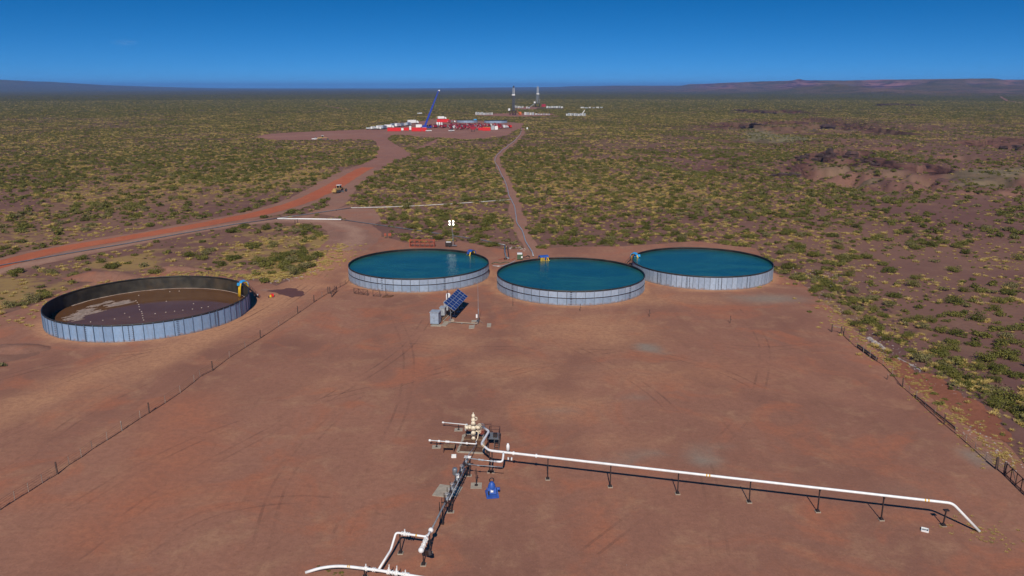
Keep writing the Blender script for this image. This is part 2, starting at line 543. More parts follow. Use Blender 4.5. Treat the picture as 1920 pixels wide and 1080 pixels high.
# ================================================================== SETTING: ground
PAD_EDGE_PX = [(1452, 512), (1500, 528), (1540, 566), (1592, 606), (1648, 655), (1700, 690), (1760, 735), (1830, 782), (1900, 836), (1960, 900)]
EDGE = px2(PAD_EDGE_PX)
EDGE = EDGE + [(EDGE[-1][0] + 6, 60.0), (EDGE[-1][0] + 4, -40.0)]      # runs on past the frame
RIMS = [  # canyon rims (listed left to right in the picture), drop, width of the drop
    (px2([(1435, 322), (1478, 302), (1500, 290), (1535, 286), (1560, 282), (1600, 285), (1622, 282), (1655, 296), (1705, 308), (1745, 300), (1800, 322), (1870, 330), (1960, 322)]), 8.0, 8.0, 80.0),
    (px2([(1372, 209), (1410, 205), (1445, 207), (1475, 205), (1500, 208)]), 11.0, 18.0, 160.0),
    (px2([(1272, 240), (1330, 234), (1365, 226), (1400, 232), (1440, 226), (1490, 226), (1520, 219), (1562, 222), (1600, 232), (1650, 240)]), 15.0, 9.0, 120.0),
    (px2([(1800, 268), (1850, 262), (1885, 258), (1930, 262), (1990, 258)]), 10.0, 10.0, 90.0),
    (px2([(1625, 196), (1680, 193), (1725, 196)]), 9.0, 20.0, 170.0),
]
TOPS = [(-900, 147), (-400, 147), (0, 153), (100, 155.5), (200, 160.5), (300, 163), (420, 166), (620, 166.5), (760, 166.5), (850, 165.5),
        (930, 164), (1000, 163.5), (1050, 163), (1075, 161.5), (1160, 161), (1275, 161), (1292, 158.5), (1340, 157.5), (1365, 156.5),
        (1450, 154), (1486, 152.8), (1496, 150.5), (1506, 152.8), (1580, 153), (1650, 151.5), (1770, 150.5), (1858, 150), (1880, 152),
        (1960, 152), (2300, 149), (3200, 150)]
DIST = [(-900, 19000), (0, 20000), (400, 24000), (900, 24000), (1100, 19000), (1300, 13500), (1500, 10500), (1700, 9500), (1920, 9000), (3200, 9000)]

def terrain(x, y):
    """height and colour masks of the desert"""
    r = np.hypot(x, y)
    pxs = np.where(y > 1, 960 + FPX * (x / np.maximum(y, 1)) / CT, np.where(x > 0, 3200, -900))
    pxs = np.clip(pxs, -900, 3200)
    z = np.zeros_like(x)
    near = sstep(240, 420, r)
    z += near * sstep(0.35, 0.8, fbm(x, y, 210, 3, 5)) * 0.5 * sstep(-50, 250, x - 0.02 * y)
    z += (fbm(x, y, 9, 3, 8) - 0.5) * 0.5 * sstep(60, 180, x) * near
    # embankment right of the pad
    d = -poly_dist(x, y, EDGE, True)
    d = -d
    fade = 1 - sstep(215, 330, y)
    berm = np.exp(-((d - 3.0) / 2.2) ** 2) * (0.35 + 0.9 * fbm(x, y, 7, 3, 21)) * (1 - sstep(150, 190, y))
    z += np.where(d > 0, (-2.6 * sstep(3, 13, d) + (fbm(x, y, 26, 3, 22) - .5) * 1.2 * sstep(8, 30, d) + (fbm(x, y, 3.5, 3, 23) - .5) * 0.7 * sstep(1, 5, d) * (1 - sstep(14, 24, d))) * fade, 0)
    z += np.where((d > -1.5) & (d < 12), berm * fade, 0)
    rock = np.zeros_like(x); pale = np.zeros_like(x)
    wx = (fbm(x, y, 55, 4, 31) - .5) * 44 + (fbm(x, y, 13, 3, 33) - .5) * 16
    for pts, drop, wd, floor in RIMS:
        a = poly_dist(x, y, pts, True)
        q = -a + wx * np.clip(r / 800, .6, 1.6)                       # positive on the camera's side of the rim
        mx = sum(p[0] for p in pts) / len(pts); my = sum(p[1] for p in pts) / len(pts)
        ext = np.hypot(pts[0][0] - pts[-1][0], pts[0][1] - pts[-1][1]) / 2
        endf = 1 - sstep(ext * 0.75, ext * 1.15, np.abs((x - mx) * math.cos(0) + (y - my) * 0 if abs(pts[0][0] - pts[-1][0]) > abs(pts[0][1] - pts[-1][1]) else (y - my)))
        cut = (0.72 * sstep(0, wd * 0.55, q) + 0.28 * sstep(wd * .55, wd * 2.6, q)) * (1 - sstep(floor * 0.55, floor * 1.5, q))
        lumps = 0.25 + 1.4 * sstep(.3, .75, fbm(x, y, 17, 4, 41))
        z -= drop * cut * endf * lumps
        face = sstep(-2, 2, q) * (1 - sstep(wd * 1.4, wd * 3.6, q)) * endf
        rock = np.maximum(rock, face * np.clip(0.4 + fbm(x, y, 15, 3, 44), 0, 1))
        pale = np.maximum(pale, sstep(wd * 2.4, wd * 4.0, q) * (1 - sstep(floor * .6, floor * 1.0, q)) * endf * .35 * sstep(.45, .65, fbm(x, y, 45, 3, 47)))
    for pp, amt in (([(1372, 264), (1400, 246), (1396, 232), (1432, 238), (1472, 250), (1540, 262), (1470, 266)], 1.0), ([(1760, 340), (1790, 322), (1840, 316), (1930, 314), (1940, 346), (1860, 348)], .75),
                    ([(1568, 334), (1566, 320), (1600, 316), (1642, 328), (1650, 336)], .55)):
        pw = px2(pp)
        dd = poly_dist(x, y, pw + [pw[0]]); ins = in_poly(x, y, pw)
        dd = np.where(ins, dd, -dd) + (fbm(x, y, 30, 3, 49) - .5) * 30
        pale = np.maximum(pale, amt * sstep(-6, 10, dd))
        rock = rock * (1 - sstep(-4, 8, dd) * .6)
    rough = sstep(0.56, 0.72, fbm(x, y, 130, 4, 52)) * sstep(0.13, .3, x / np.maximum(y, 1)) * sstep(330, 480, r) * (1 - sstep(2200, 3000, r))
    z -= rough * 5.0 * sstep(.3, .7, fbm(x, y, 16, 4, 55))
    rock = np.maximum(rock, rough * 0.55 * sstep(.4, .6, fbm(x, y, 18, 3, 57)))
    # mesas and the far rise
    T = np.interp(pxs, [p for p, _ in TOPS], [q for _, q in TOPS])
    D = np.interp(pxs, [p for p, _ in DIST], [q for _, q in DIST])
    D = D * (1 + (fbm(pxs * 10, pxs * 0 + 7.0, 900, 4, 61) - .5) * 0.22)
    ztop = np.maximum(CH + (164.0 - T) * np.hypot(x, y) / FPX * 0.97, 0)
    ztop = np.where(r > D, CH + (164.0 - T) * D / FPX * 0.97, CH + (164.0 - T) * D / FPX * 0.97)
    s = (r - D * 0.54) / (D * 0.46)
    s = s + ((fbm(x, y, 800, 4, 64) - .5) * 0.36 + (fbm(x, y, 2600, 2, 65) - .5) * 0.40) * sstep(-.3, 0.0, s) * (1 - .75 * sstep(.85, 1.1, s))
    prof = 0.55 * sstep(0.0, 0.85, s) ** 1.6 + 0.45 * sstep(0.74, 0.92, s)
    z += np.maximum(ztop, 0) * prof
    mesa = (0.12 + 0.88 * sstep(850, 1350, pxs)) * sstep(0.30, 0.72, s) * (1 - sstep(0.93, 1.0, s)) * sstep(25, 60, ztop) * np.clip(1.25 * sum(np.exp(-((pxs - c_) / w_) ** 2) for c_, w_ in ((1345, 38), (1492, 48), (1668, 55), (1868, 48), (2060, 90))) * sstep(.25, .55, fbm(x, y, 500, 4, 66)) + .10, 0, 1)
    mesa = np.maximum(mesa, .42 * sstep(.05, .3, s) * sstep(950, 1350, pxs) * (.5 + .5 * sstep(.35, .6, fbm(x, y, 900, 4, 68))))
    # a dark rounded foothill in front of the right hand mesas
    hx, hy = at(1570, 172, 0)[:2]
    fx = (1570 - 960) * CT / FPX * 6200; fy = 6200.0
    hill = np.exp(-np.sqrt(((x - fx) / 250) ** 2 + ((y - fy) / 700) ** 2) * 1.1)
    z += 78 * hill
    veg = 0.45 * sstep(480, 1200, r) * (1 - .5 * sstep(60, 250, x - .1 * y) * (1 - sstep(900, 1800, r))) + 0.55 * sstep(1200, 2600, r)
    veg = np.clip(veg, 0, 1)
    straw = np.clip(0.20 + 0.75 * fbm(x, y, 90, 3, 71) - 0.42 * sstep(20, 110, x - 0.12 * y) * (1 - 0.5 * sstep(600, 1200, r)), 0, 1)
    sp_ = px2([(-60, 500), (60, 508), (240, 478), (420, 438), (540, 424), (610, 436), (632, 460), (560, 510), (490, 528), (430, 512), (300, 503), (200, 512), (100, 548), (-60, 600)])
    sd_ = poly_dist(x, y, sp_ + [sp_[0]]); sd_ = np.where(in_poly(x, y, sp_), sd_, -sd_)
    straw = np.clip(straw + .34 * sstep(-3, 5, sd_) * sstep(.3, .6, fbm(x, y, 14, 3, 73)), 0, 1.05)
    straw = straw * (1 - sstep(900, 2000, r) * .7)
    return z, dict(rock=np.clip(rock, 0, 1), pale=np.clip(pale, 0, 1), mesa=np.clip(mesa, 0, 1), veg=veg, straw=straw)

def build_ground():
    rr = [0.0, 12, 24, 36]
    while rr[-1] < 42000:
        q = rr[-1]
        rr.append(q + (np.clip(q * 0.0068, 0.9, 8.0) if q < 1900 else q * 0.017))
    rr = np.array(rr)
    an = np.concatenate([np.linspace(-180, -44, 30)[:-1], np.linspace(-44, -8, 130)[:-1], np.linspace(-8, 44, 330)[:-1], np.linspace(44, 180, 30)[:-1]])
    an = np.radians(an)
    A, Rr = np.meshgrid(an, rr)
    x = (Rr * np.sin(A)).ravel(); y = (Rr * np.cos(A)).ravel()
    z, at_ = terrain(x, y)
    z = z - 0.05
    na, nr = len(an), len(rr)
    i = np.arange(nr - 1)[:, None] * na; j = np.arange(na)[None, :]; j2 = (j + 1) % na
    q = np.stack([i + j, i + j2, i + na + j2, i + na + j], -1).reshape(-1, 4)[:, ::-1]
    me = bpy.data.meshes.new('ground')
    me.vertices.add(len(x)); me.vertices.foreach_set('co', np.stack([x, y, z], -1).astype(np.float32).ravel())
    me.loops.add(q.size); me.loops.foreach_set('vertex_index', q.astype(np.int32).ravel())
    me.polygons.add(len(q)); me.polygons.foreach_set('loop_start', (np.arange(len(q)) * 4).astype(np.int32))
    me.update(calc_edges=True)
    for k, v in at_.items():
        a = me.attributes.new(k, 'FLOAT', 'POINT'); a.data.foreach_set('value', v.astype(np.float32))
    me.materials.append(M['ground'])
    me.polygons.foreach_set('use_smooth', [True] * len(me.polygons))
    return tag(link('ground', me), kind='structure')
build_ground()

# ------------------------------------------------------------------ bare earth sheets
def roughen(pts, step, amp, seed, closed=True):
    """resample an outline and make it uneven"""
    out = []
    n = len(pts)
    for i in range(n if closed else n - 1):
        a = Vector((*pts[i], 0)); b = Vector((*pts[(i + 1) % n], 0))
        k = max(1, int((b - a).length / step))
        for j in range(k):
            p = a.lerp(b, j / k)
            out.append((p.x, p.y))
    arr = np.array(out)
    nx = (fbm(arr[:, 0], arr[:, 1], step * 5, 3, seed) - .5) * 2 * amp
    ny = (fbm(arr[:, 0] + 91.7, arr[:, 1] - 13.1, step * 5, 3, seed + 5) - .5) * 2 * amp
    nx += (fbm(arr[:, 0], arr[:, 1], step * 1.3, 2, seed + 9) - .5) * amp
    return [(a + b, c + d) for a, c, b, d in zip(arr[:, 0], arr[:, 1], nx, ny)]

SHEETS = []     # outlines kept free of shrubs
def sheet(name, outline, mat, z, grid=4.0, masks=None, keep=True, kind='structure', follow=False):
    pts = [Vector(p) for p in outline]
    n = len(pts)
    xs = [p.x for p in pts]; ys = [p.y for p in pts]
    if grid:
        gx, gy = np.meshgrid(np.arange(min(xs), max(xs), grid), np.arange(min(ys), max(ys), grid))
        gx = gx + (RNG.random(gx.shape) - .5) * grid * .5; gy = gy + (RNG.random(gy.shape) - .5) * grid * .5
        gx, gy = gx.ravel(), gy.ravel()
        ins = in_poly(gx, gy, outline) & (poly_dist(gx, gy, outline + [outline[0]]) > grid * .4)
        pts = pts + [Vector((a, b)) for a, b in zip(gx[ins], gy[ins])]
    vs, es, fs, _, _, _ = geometry.delaunay_2d_cdt(pts, [(i, (i + 1) % n) for i in range(n)], [], 1, 1e-4)
    X = np.array([v.x for v in vs]); Y = np.array([v.y for v in vs])
    Z = np.full(X.shape, z)
    if follow: Z = Z + terrain(X, Y)[0]
    me = bpy.data.meshes.new(name)
    me.from_pydata(np.stack([X, Y, Z], -1).tolist(), [], [tuple(f) for f in fs])
    me.materials.append(mat)
    if me.polygons and sum(p.normal.z for p in me.polygons) < 0: me.flip_normals()
    ca = me.color_attributes.new('mask', 'FLOAT_COLOR', 'POINT')
    c = np.zeros((len(X), 4), np.float32); c[:, 3] = 1
    if masks is not None: c[:, :3] = masks(X, Y)
    ca.data.foreach_set('color', c.ravel())
    me.update()
    if keep: SHEETS.append(outline)
    return tag(link(name, me), kind=kind)

def ribbon(px, wpx=None, w=None, step=2.0, amp=0.4, seed=1):
    """outline of a track that follows picture points (on the ground) with widths in metres"""
    p = [at(a, b) for a, b in px]
    p = fillet(p, 25, 3)
    ws = w if isinstance(w, (list, tuple)) else [w, w]
    n = len(p); lf = []; rt = []
    for i in range(n):
        d = (p[min(i + 1, n - 1)] - p[max(i - 1, 0)]).normalized()
        nn = Vector((-d.y, d.x, 0))
        wd = np.interp(i / (n - 1), np.linspace(0, 1, len(ws)), ws) / 2
        a = p[i] + nn * wd; b = p[i] - nn * wd
        lf.append((a.x, a.y)); rt.append((b.x, b.y))
    return roughen(lf + rt[::-1], step, amp, seed)

TANKS = dict(L=(-25.79, 212.9, 19.26, 3.6), C=(15.34, 200.4, 19.21, 3.6), R=(53.18, 215.2, 19.21, 3.56), B=(-83.44, 174.8, 21.72, 3.7))
pad_px = [(-160, 640), (-40, 604), (60, 574), (120, 545), (220, 517), (330, 508), (450, 522), (520, 536), (575, 508), (628, 462), (650, 440), (668, 434), (728, 446), (760, 455),
          (860, 452), (945, 468), (1000, 466), (1080, 462), (1170, 462), (1300, 452), (1420, 466)]
pad_out = px2(pad_px) + EDGE + [(-70, -40), (-175, -40), (-190, 100)]
LANE = px2([(-60, 800), (150, 715), (330, 648), (470, 590), (560, 540), (620, 490), (655, 452)])

def pad_masks(x, y):
    d = poly_dist(x, y, LANE)
    lane = np.exp(-((d - 0) / 7.5) ** 2) * 0.75 + np.exp(-((poly_dist(x, y, px2([(0, 905), (250, 745), (470, 620), (600, 545)])) - 5) / 3.0) ** 2) * .35
    for k in 'LCRB':
        cx, cy, r, h = TANKS[k]
        lane = np.maximum(lane, np.exp(-((np.hypot(x - cx, y - cy) - r) / 2.2) ** 2) * 0.95)
    for (a, b, ra, rb, s) in [(1110, 620, 20, 18, .75), (850, 640, 10, 14, .55), (1040, 760, 12, 10, .6), (1180, 560, 34, 8, .7), (1240, 700, 22, 10, .5), (960, 690, 16, 12, .55), (620, 720, 10, 10, .4), (1150, 830, 16, 5, .4)]:
        p = at(a, b); lane = np.maximum(lane, s * np.exp(-(((x - p.x) / ra) ** 2 + ((y - p.y) / rb) ** 2)))
    g = np.zeros_like(x)
    for (a, b, ra, rb, s) in [(1212, 651, 3.2, 3.0, 1.0), (1240, 662, 4, 2, .5), (1320, 862, 3.2, 3.0, .8), (1210, 850, 5, 2.2, .6), (1160, 866, 4, 2.0, .6), (1190, 745, 4.5, 2.5, .5),
                              (1330, 835, 5, 2.5, .5), (1440, 560, 13, 6, .75), (1050, 770, 7, 3, .45), (1210, 905, 4, 2, .3), (1100, 690, 6, 4, .3), (1840, 860, 2.5, 4, .9), (1700, 920, 8, 4, .35), (830, 700, 4, 5, .3)]:
        p = at(a, b); g = np.maximum(g, s * np.exp(-(((x - p.x) / ra) ** 2 + ((y - p.y) / rb) ** 2)))
    o = 0.4 * sstep(.48, .85, fbm(x, y, 45, 4, 91))
    o = np.maximum(o, .6 * np.exp(-((poly_dist(x, y, px2([(350, 760), (330, 880), (180, 1000)]))) / 9) ** 2))
    return np.stack([np.clip(lane, 0, 1), np.clip(g, 0, 1), o], -1)
sheet('gravel_pad', roughen(pad_out, 2.2, 0.9, 3), M['pad_soil'], 0.0, 2.6, pad_masks)

ROAD_RED = [(-80, 520), (60, 478), (150, 460), (250, 444), (330, 430), (420, 414), (500, 398), (560, 380), (605, 361), (640, 341), (672, 322), (690, 314)]
sheet('dirt_road', ribbon(ROAD_RED, w=[8.5, 8, 8, 9, 9, 10, 9], amp=.7, seed=4), M['red_road'], 0.022, 4.0,
      lambda x, y: np.stack([np.zeros_like(x), np.zeros_like(x), np.clip(np.exp(-((np.abs(poly_dist(x, y, px2(ROAD_RED))) - 2.2) / .9) ** 2), 0, 1) * .8], -1))
sheet('road_shoulder', ribbon(ROAD_RED, w=[15, 14, 15, 17, 18, 24, 22], amp=1.6, seed=5), M['trail_soil'], -0.022, 6.0)
ACCESS = [(-120, 535), (60, 494), (200, 464), (320, 441), (430, 422), (520, 412), (610, 414), (662, 428), (668, 446), (640, 470)]
sheet('access_road', ribbon(ACCESS, w=[9, 9, 10, 10, 11, 12, 14, 18, 18, 16], amp=.9, seed=6), M['trail_soil'], 0.010, 4.0,
      lambda x, y: np.stack([np.exp(-(poly_dist(x, y, px2(ACCESS)) / 3.5) ** 2), 0 * x, .5 * np.exp(-(poly_dist(x, y, px2(ACCESS[:6])) / 2.0) ** 2)], -1))
sheet('side_track', ribbon([(560, 408), (622, 392), (640, 372), (648, 350), (668, 330)], w=[7, 8, 9, 11, 14], amp=1.2, seed=7), M['trail_soil'], -0.012, 5.0)
sheet('verge', roughen(px2([(600, 400), (650, 386), (700, 392), (720, 412), (700, 424), (640, 408)]), 2.5, 1.6, 8), M['trail_soil'], -0.03, 5.0)
FAR_ROAD = [(680, 318), (708, 306), (738, 293), (736, 282), (722, 270), (708, 256), (702, 247)]
sheet('dirt_road', ribbon(FAR_ROAD, w=[18, 20, 26, 24, 17, 15, 20], step=4, amp=2.0, seed=9), M['far_pad'], 0.012, 8.0)
sheet('side_track', ribbon([(738, 291), (752, 290)], w=[12, 3], step=4, amp=1, seed=10), M['far_pad'], 0.0, 0)
sheet('side_track', ribbon([(778, 281), (800, 272), (822, 261)], w=[5, 6, 5], step=4, amp=1.6, seed=11), M['far_pad'], 0.0, 0)
sheet('far_pad', roughen(px2([(476, 258), (500, 252), (540, 248.5), (620, 245.5), (690, 242.5), (720, 236), (770, 229.5), (826, 223.5), (960, 229.5), (982, 232), (976, 241), (948, 254), (880, 262),
                              (800, 257), (740, 253), (722, 262), (700, 262), (600, 263), (520, 263)]), 6, 3.0, 12), M['far_pad'], 0.004, 14.0,
      lambda x, y: np.stack([.5 * np.exp(-(poly_dist(x, y, px2([(500, 257), (690, 250), (760, 250), (940, 246)])) / 22) ** 2), 0 * x, 0.6 * np.exp(-(poly_dist(x, y, px2([(520, 261), (690, 256)])) / 10) ** 2)], -1))
HOSE_PX = [(1000, 480), (985, 452), (972, 420), (962, 384), (955, 366), (945, 335), (936, 318), (927, 302), (932, 290), (950, 275), (962, 266), (976, 252), (978, 240)]
sheet('footpath', ribbon([(a + 3, b) for a, b in HOSE_PX], w=[5, 5, 5.5, 6, 5, 5, 5, 6, 6, 6, 5, 5], step=3, amp=1.1, seed=13), M['trail_soil'], 0.006, 5.0)
sheet('far_pad', roughen(px2([(888, 216.5), (915, 213), (1000, 212), (1040, 213), (1035, 217.5), (960, 219)]), 14, 7, 14), M['far_pad'], 0.02, 30.0)
sheet('far_pad', roughen(px2([(962, 203), (990, 200), (1050, 202.5), (1060, 205), (985, 205)]), 18, 9, 15), M['far_pad'], 0.02, 40.0)
for i, (pp, wd) in enumerate([([(592, 195.5), (606, 198), (640, 203.5), (662, 206)], 10), ([(783, 233), (822, 221), (846, 219)], 8), ([(790, 213), (815, 216)], 8), ([(990, 223), (1022, 221), (1050, 217)], 9),
                              ([(1062, 220.5), (1108, 219)], 9), ([(1098, 211), (1150, 204)], 10), ([(1876, 182), (1888, 189), (1920, 193)], 16), ([(300, 184.5), (420, 186.5)], 9), ([(900, 231), (982, 231)], 10)]):
    sheet('far_track', ribbon(pp, w=[wd * .6, wd, wd * .6], step=8, amp=wd * .35, seed=20 + i), M['far_pad'], 0.03, 0, follow=pp[0][0] > 1800)
# wet stains beside the brown tank, raw soil on the embankment, mounds
sheet('wet_stain', roughen(px2([(497, 546), (520, 542), (552, 541), (563, 548), (566, 553), (552, 557), (535, 556), (515, 549)]), .45, 1.3, 31), M['wet_soil'], 0.012, 1.0)
sheet('wet_stain', roughen(px2([(482, 545), (498, 541), (508, 543), (500, 547)]), .5, .4, 32), M['trail_soil'], 0.010, 0)
sheet('wet_stain', roughen(px2([(-20, 668), (10, 655), (50, 650), (78, 655), (70, 664), (30, 676), (0, 684)]), 1.0, 1.8, 33), M['mound_soil'], 0.010, 2.0)
sheet('raw_soil_bank', roughen(px2([(1655, 668), (1690, 678), (1725, 700), (1770, 722), (1815, 752), (1870, 790), (1905, 830), (1850, 822), (1800, 786), (1748, 752), (1705, 715), (1668, 690)]), .7, 1.6, 34), M['raw_soil'], 0.02, 1.0, follow=True)

def mound(name, px, py, rx, ry, h, seed, mat='mound_soil'):
    p = at(px, py)
    n, m = 40, 9
    vs = []; fs = []
    for i in range(m + 1):
        t = i / m
        for k in range(n):
            a = 2 * PI * k / n
            x = math.cos(a) * rx * t; y = math.sin(a) * ry * t
            q = fbm(np.array([x + p.x]), np.array([y + p.y]), 3.5, 4, seed)[0]
            z = h * (1 - t * t) ** 1.4 * (0.55 + 0.9 * q) - 0.12 * t
            s = 1 + (q - .5) * .35
            vs.append((x * s, y * s, z))
    for i in range(m):
        for k in range(n):
            k2 = (k + 1) % n
            fs.append((i * n + k, (i + 1) * n + k, (i + 1) * n + k2, i * n + k2))
    me = bpy.data.meshes.new(name); me.from_pydata(vs, [], fs); me.materials.append(M[mat])
    me.polygons.foreach_set('use_smooth', [True] * len(me.polygons)); me.update()
    return tag(link(name, me, loc=(p.x, p.y, 0)), kind='structure')
mound('soil_mound', 200, 520, 13, 5, 1.7, 70)
mound('soil_mound', 25, 655, 9, 3.5, 0.9, 71)
mound('soil_mound', 455, 512, 8, 3.0, .7, 72)
mound('soil_mound', 330, 506, 10, 3.0, 1.0, 73)

def track_mat():
    m, nt, b = nodes_of('tyre_track')
    t = NT(nt)
    g = t.n('ShaderNodeNewGeometry').outputs['Position']
    n = t.noise(g, 0.07, 5, 0.7); n2 = t.noise(g, 5.0, 3, 0.6)
    t.l(t.mix(t.ramp(n2, .35, .65), (0.17, 0.083, 0.060), (0.25, 0.125, 0.09)), b.inputs['Base Color'])
    b.inputs['Roughness'].default_value = 0.95
    t.l(t.math('MULTIPLY', t.ramp(n, .42, .70), .26), b.inputs['Alpha'])
    return m
M['tyre_track'] = track_mat()
TRACKS = [[(60, 1000), (250, 880), (420, 800), (640, 740), (840, 700)], [(120, 1060), (330, 900), (560, 780), (760, 660), (800, 600)], [(480, 1060), (520, 900), (640, 760), (860, 680), (1100, 640)],
          [(960, 700), (1120, 660), (1280, 640), (1420, 655), (1500, 650), (1560, 640)], [(1000, 620), (1140, 680), (1260, 760), (1330, 880), (1350, 1040)], [(1100, 1040), (1280, 900), (1420, 760), (1440, 640), (1380, 580)],
          [(0, 760), (180, 690), (360, 640), (500, 575), (590, 512), (640, 470)], [(0, 820), (220, 720), (420, 640), (540, 570), (610, 515), (655, 455)],
          [(-40, 720), (140, 672), (330, 655), (470, 600), (570, 535)], [(640, 1000), (700, 880), (760, 760), (770, 660), (740, 590)], [(700, 640), (860, 655), (1040, 650), (1200, 655), (1350, 690), (1480, 760)],
          [(20, 880), (160, 770), (330, 690), (440, 640)], [(260, 1040), (380, 960), (560, 930), (740, 960)]]
for i, pp in enumerate(TRACKS):
    P = fillet([at(a, c) for a, c in pp], 14, 6)
    b = MB()
    for off in (-.95, .95):
        for k in range(len(P) - 1):
            d0 = (P[min(k + 1, len(P) - 1)] - P[max(k - 1, 0)]).normalized(); d1 = (P[min(k + 2, len(P) - 1)] - P[k]).normalized()
            n0 = Vector((-d0.y, d0.x, 0)); n1 = Vector((-d1.y, d1.x, 0))
            zz = Vector((0, 0, .004 + .0005 * i))
            b.add([P[k] + n0 * (off - .20) + zz, P[k] + n0 * (off + .20) + zz, P[k + 1] + n1 * (off + .20) + zz, P[k + 1] + n1 * (off - .20) + zz], [(0, 3, 2, 1)])
    tag(b.build('tyre_track', M['tyre_track']), kind='structure')

M['dark_rock'] = paint('dark_rock', (0.050, 0.028, 0.026), 0.95, wear=.5, scale=.25, dirt=(0.15, 0.075, 0.06), dirt_amt=.6)
def outcrop(px0, py0, px1, py1, h, dep, seed, label):
    """broken ledge of dark rock along a canyon edge"""
    a, c = at(px0, py0), at(px1, py1)
    zm = float(terrain(np.array([(a.x + c.x) / 2]), np.array([(a.y + c.y) / 2]))[0][0])
    rg = np.random.default_rng(seed)
    n = max(6, int((c - a).length / (h * .8)))
    d = (c - a); b = MB()
    for k in range(n):
        f = (k + rg.uniform(.1, .9)) / n
        env = math.sin(PI * f) ** .5
        p = a.lerp(c, f); w_ = d.length / n * rg.uniform(.75, 1.3); q = rg.uniform(-.5, 1.2) * dep
        zt = float(terrain(np.array([p.x]), np.array([p.y + q]))[0][0])
        hh = h * env * rg.uniform(.25, 1.15)
        vs = []
        m_ = 6
        for lev, (r, zz) in enumerate(((1.05, -2.0), (1.0, hh * .45), (1.12, hh * .6), (.75, hh))):
            for e in range(m_):
                an = 2 * PI * e / m_ + rg.uniform(-.25, .25)
                vs.append((p.x - a.x + math.cos(an) * w_ * r * rg.uniform(.8, 1.2), p.y - a.y + q + math.sin(an) * dep * .6 * r * rg.uniform(.8, 1.2), zt - zm + zz + rg.uniform(-.1, .1) * hh))
        fs = [(l * m_ + e, l * m_ + (e + 1) % m_, (l + 1) * m_ + (e + 1) % m_, (l + 1) * m_ + e) for l in range(3) for e in range(m_)] + [tuple(range(3 * m_, 4 * m_))]
        b.add(vs, fs)
    tag(b.build('rock_outcrop', M['dark_rock'], loc=(a.x, a.y, zm)), label, 'rock', 'dark rock ledges of the ravine')
for o_ in [(1508, 228, 1562, 232, 8.5, 12, 1, 'darkest lumpy rock outcrop, a black hump above the pale ravine floor'),            (1530, 289, 1572, 288, 6.0, 5, 3, 'dark ledge on the left part of the near ravine rim'), (1576, 287, 1612, 292, 7.0, 5, 4, 'dark ledge on the right part of the near ravine rim'),
           (1452, 332, 1500, 330, 3.6, 5, 5, 'low dark ledge at the left foot of the near ravine'), (1490, 296, 1524, 293, 2.4, 5, 6, 'low broken ledge left of the near ravine rim'),
           (1335, 238, 1362, 237, 3.0, 8, 7, 'low ledge at the left end of the far ravine bank'), (1372, 208, 1410, 209, 3.5, 14, 8, 'reddish ledge on the farthest bank, left piece'), (1430, 209, 1468, 211, 4.5, 14, 9, 'reddish ledge on the farthest bank, right piece'),
           (1640, 199, 1672, 198, 4.0, 16, 10, 'thin dark ledge far beyond the black hump'), (1884, 262, 1925, 266, 5.5, 7, 11, 'dark ledge at the right edge of the picture beyond the ravine'),
           (1712, 326, 1790, 330, 3.0, 5, 12, 'long low ledge right of the near ravine'), (1616, 300, 1650, 304, 2.2, 5, 13, 'small broken ledge at the right end of the near ravine rim'), (1390, 232, 1440, 236, 2.4, 10, 14, 'low ledge in the middle of the far ravine bank')]:
    outcrop(*o_)

# ================================================================== WATER TANKS
def rim_angle(T, px, near=True, z=None):
    """angle on the tank at which its wall is seen in column px (near or far side)"""
    cx, cy, r, h = T
    a = np.linspace(0, 2 * PI, 2881)
    X, Y = cx + r * np.cos(a), cy + r * np.sin(a)
    u, v = proj(X, Y, np.full_like(X, h))
    nx = (np.cos(a) * (-X) + np.sin(a) * (-Y)) > 0
    m = nx if near else ~nx
    e = np.where(m, np.abs(u - px), 1e9)
    return a[int(np.argmin(e))]

def panel_mesh(R, z0, z1, da, ribd, ribw, seg=3, mats=None, frame=False):
    """one curved wall sheet with its upright flange, centred on angle 0"""
    b = MB()
    gap = 0.025 / R
    th = 0.05
    vs = []
    for i in range(seg + 1):
        a = -da / 2 + gap + (da - 2 * gap) * i / seg
        for rr in (R - th, R):
            for z in (z0, z1): vs.append((rr * math.cos(a), rr * math.sin(a), z))
    fs = []
    for i in range(seg):
        o = i * 4; p = o + 4
        fs += [(o + 2, p + 2, p + 3, o + 3), (o, o + 1, p + 1, p), (o + 1, o + 3, p + 3, p + 1), (o, p, p + 2, o + 2)]
    fs += [(0, 2, 3, 1), (seg * 4, seg * 4 + 1, seg * 4 + 3, seg * 4 + 2)]
    b.add(vs, fs)
    b.m = 1
    a = da / 2 - gap - ribw * .5 / R
    rm = Matrix.Rotation(a, 3, 'Z')
    c = rm @ Vector((R + ribd / 2 - .002, 0, (z0 + z1) / 2))
    b.box(c, (ribd, ribw, z1 - z0 - 0.02), rz=a)
    if frame:
        b.m = 0
        for z in (z0 + .07, z1 - .07):
            for k in range(seg):
                aa = -da / 2 + gap + (da - 2 * gap) * (k + .5) / seg
                b.box(Matrix.Rotation(aa, 3, 'Z') @ Vector((R + .02, 0, z)), (.045, R * da / seg * .9, .06), rz=aa)
    return b.mesh('wall_panel', mats)

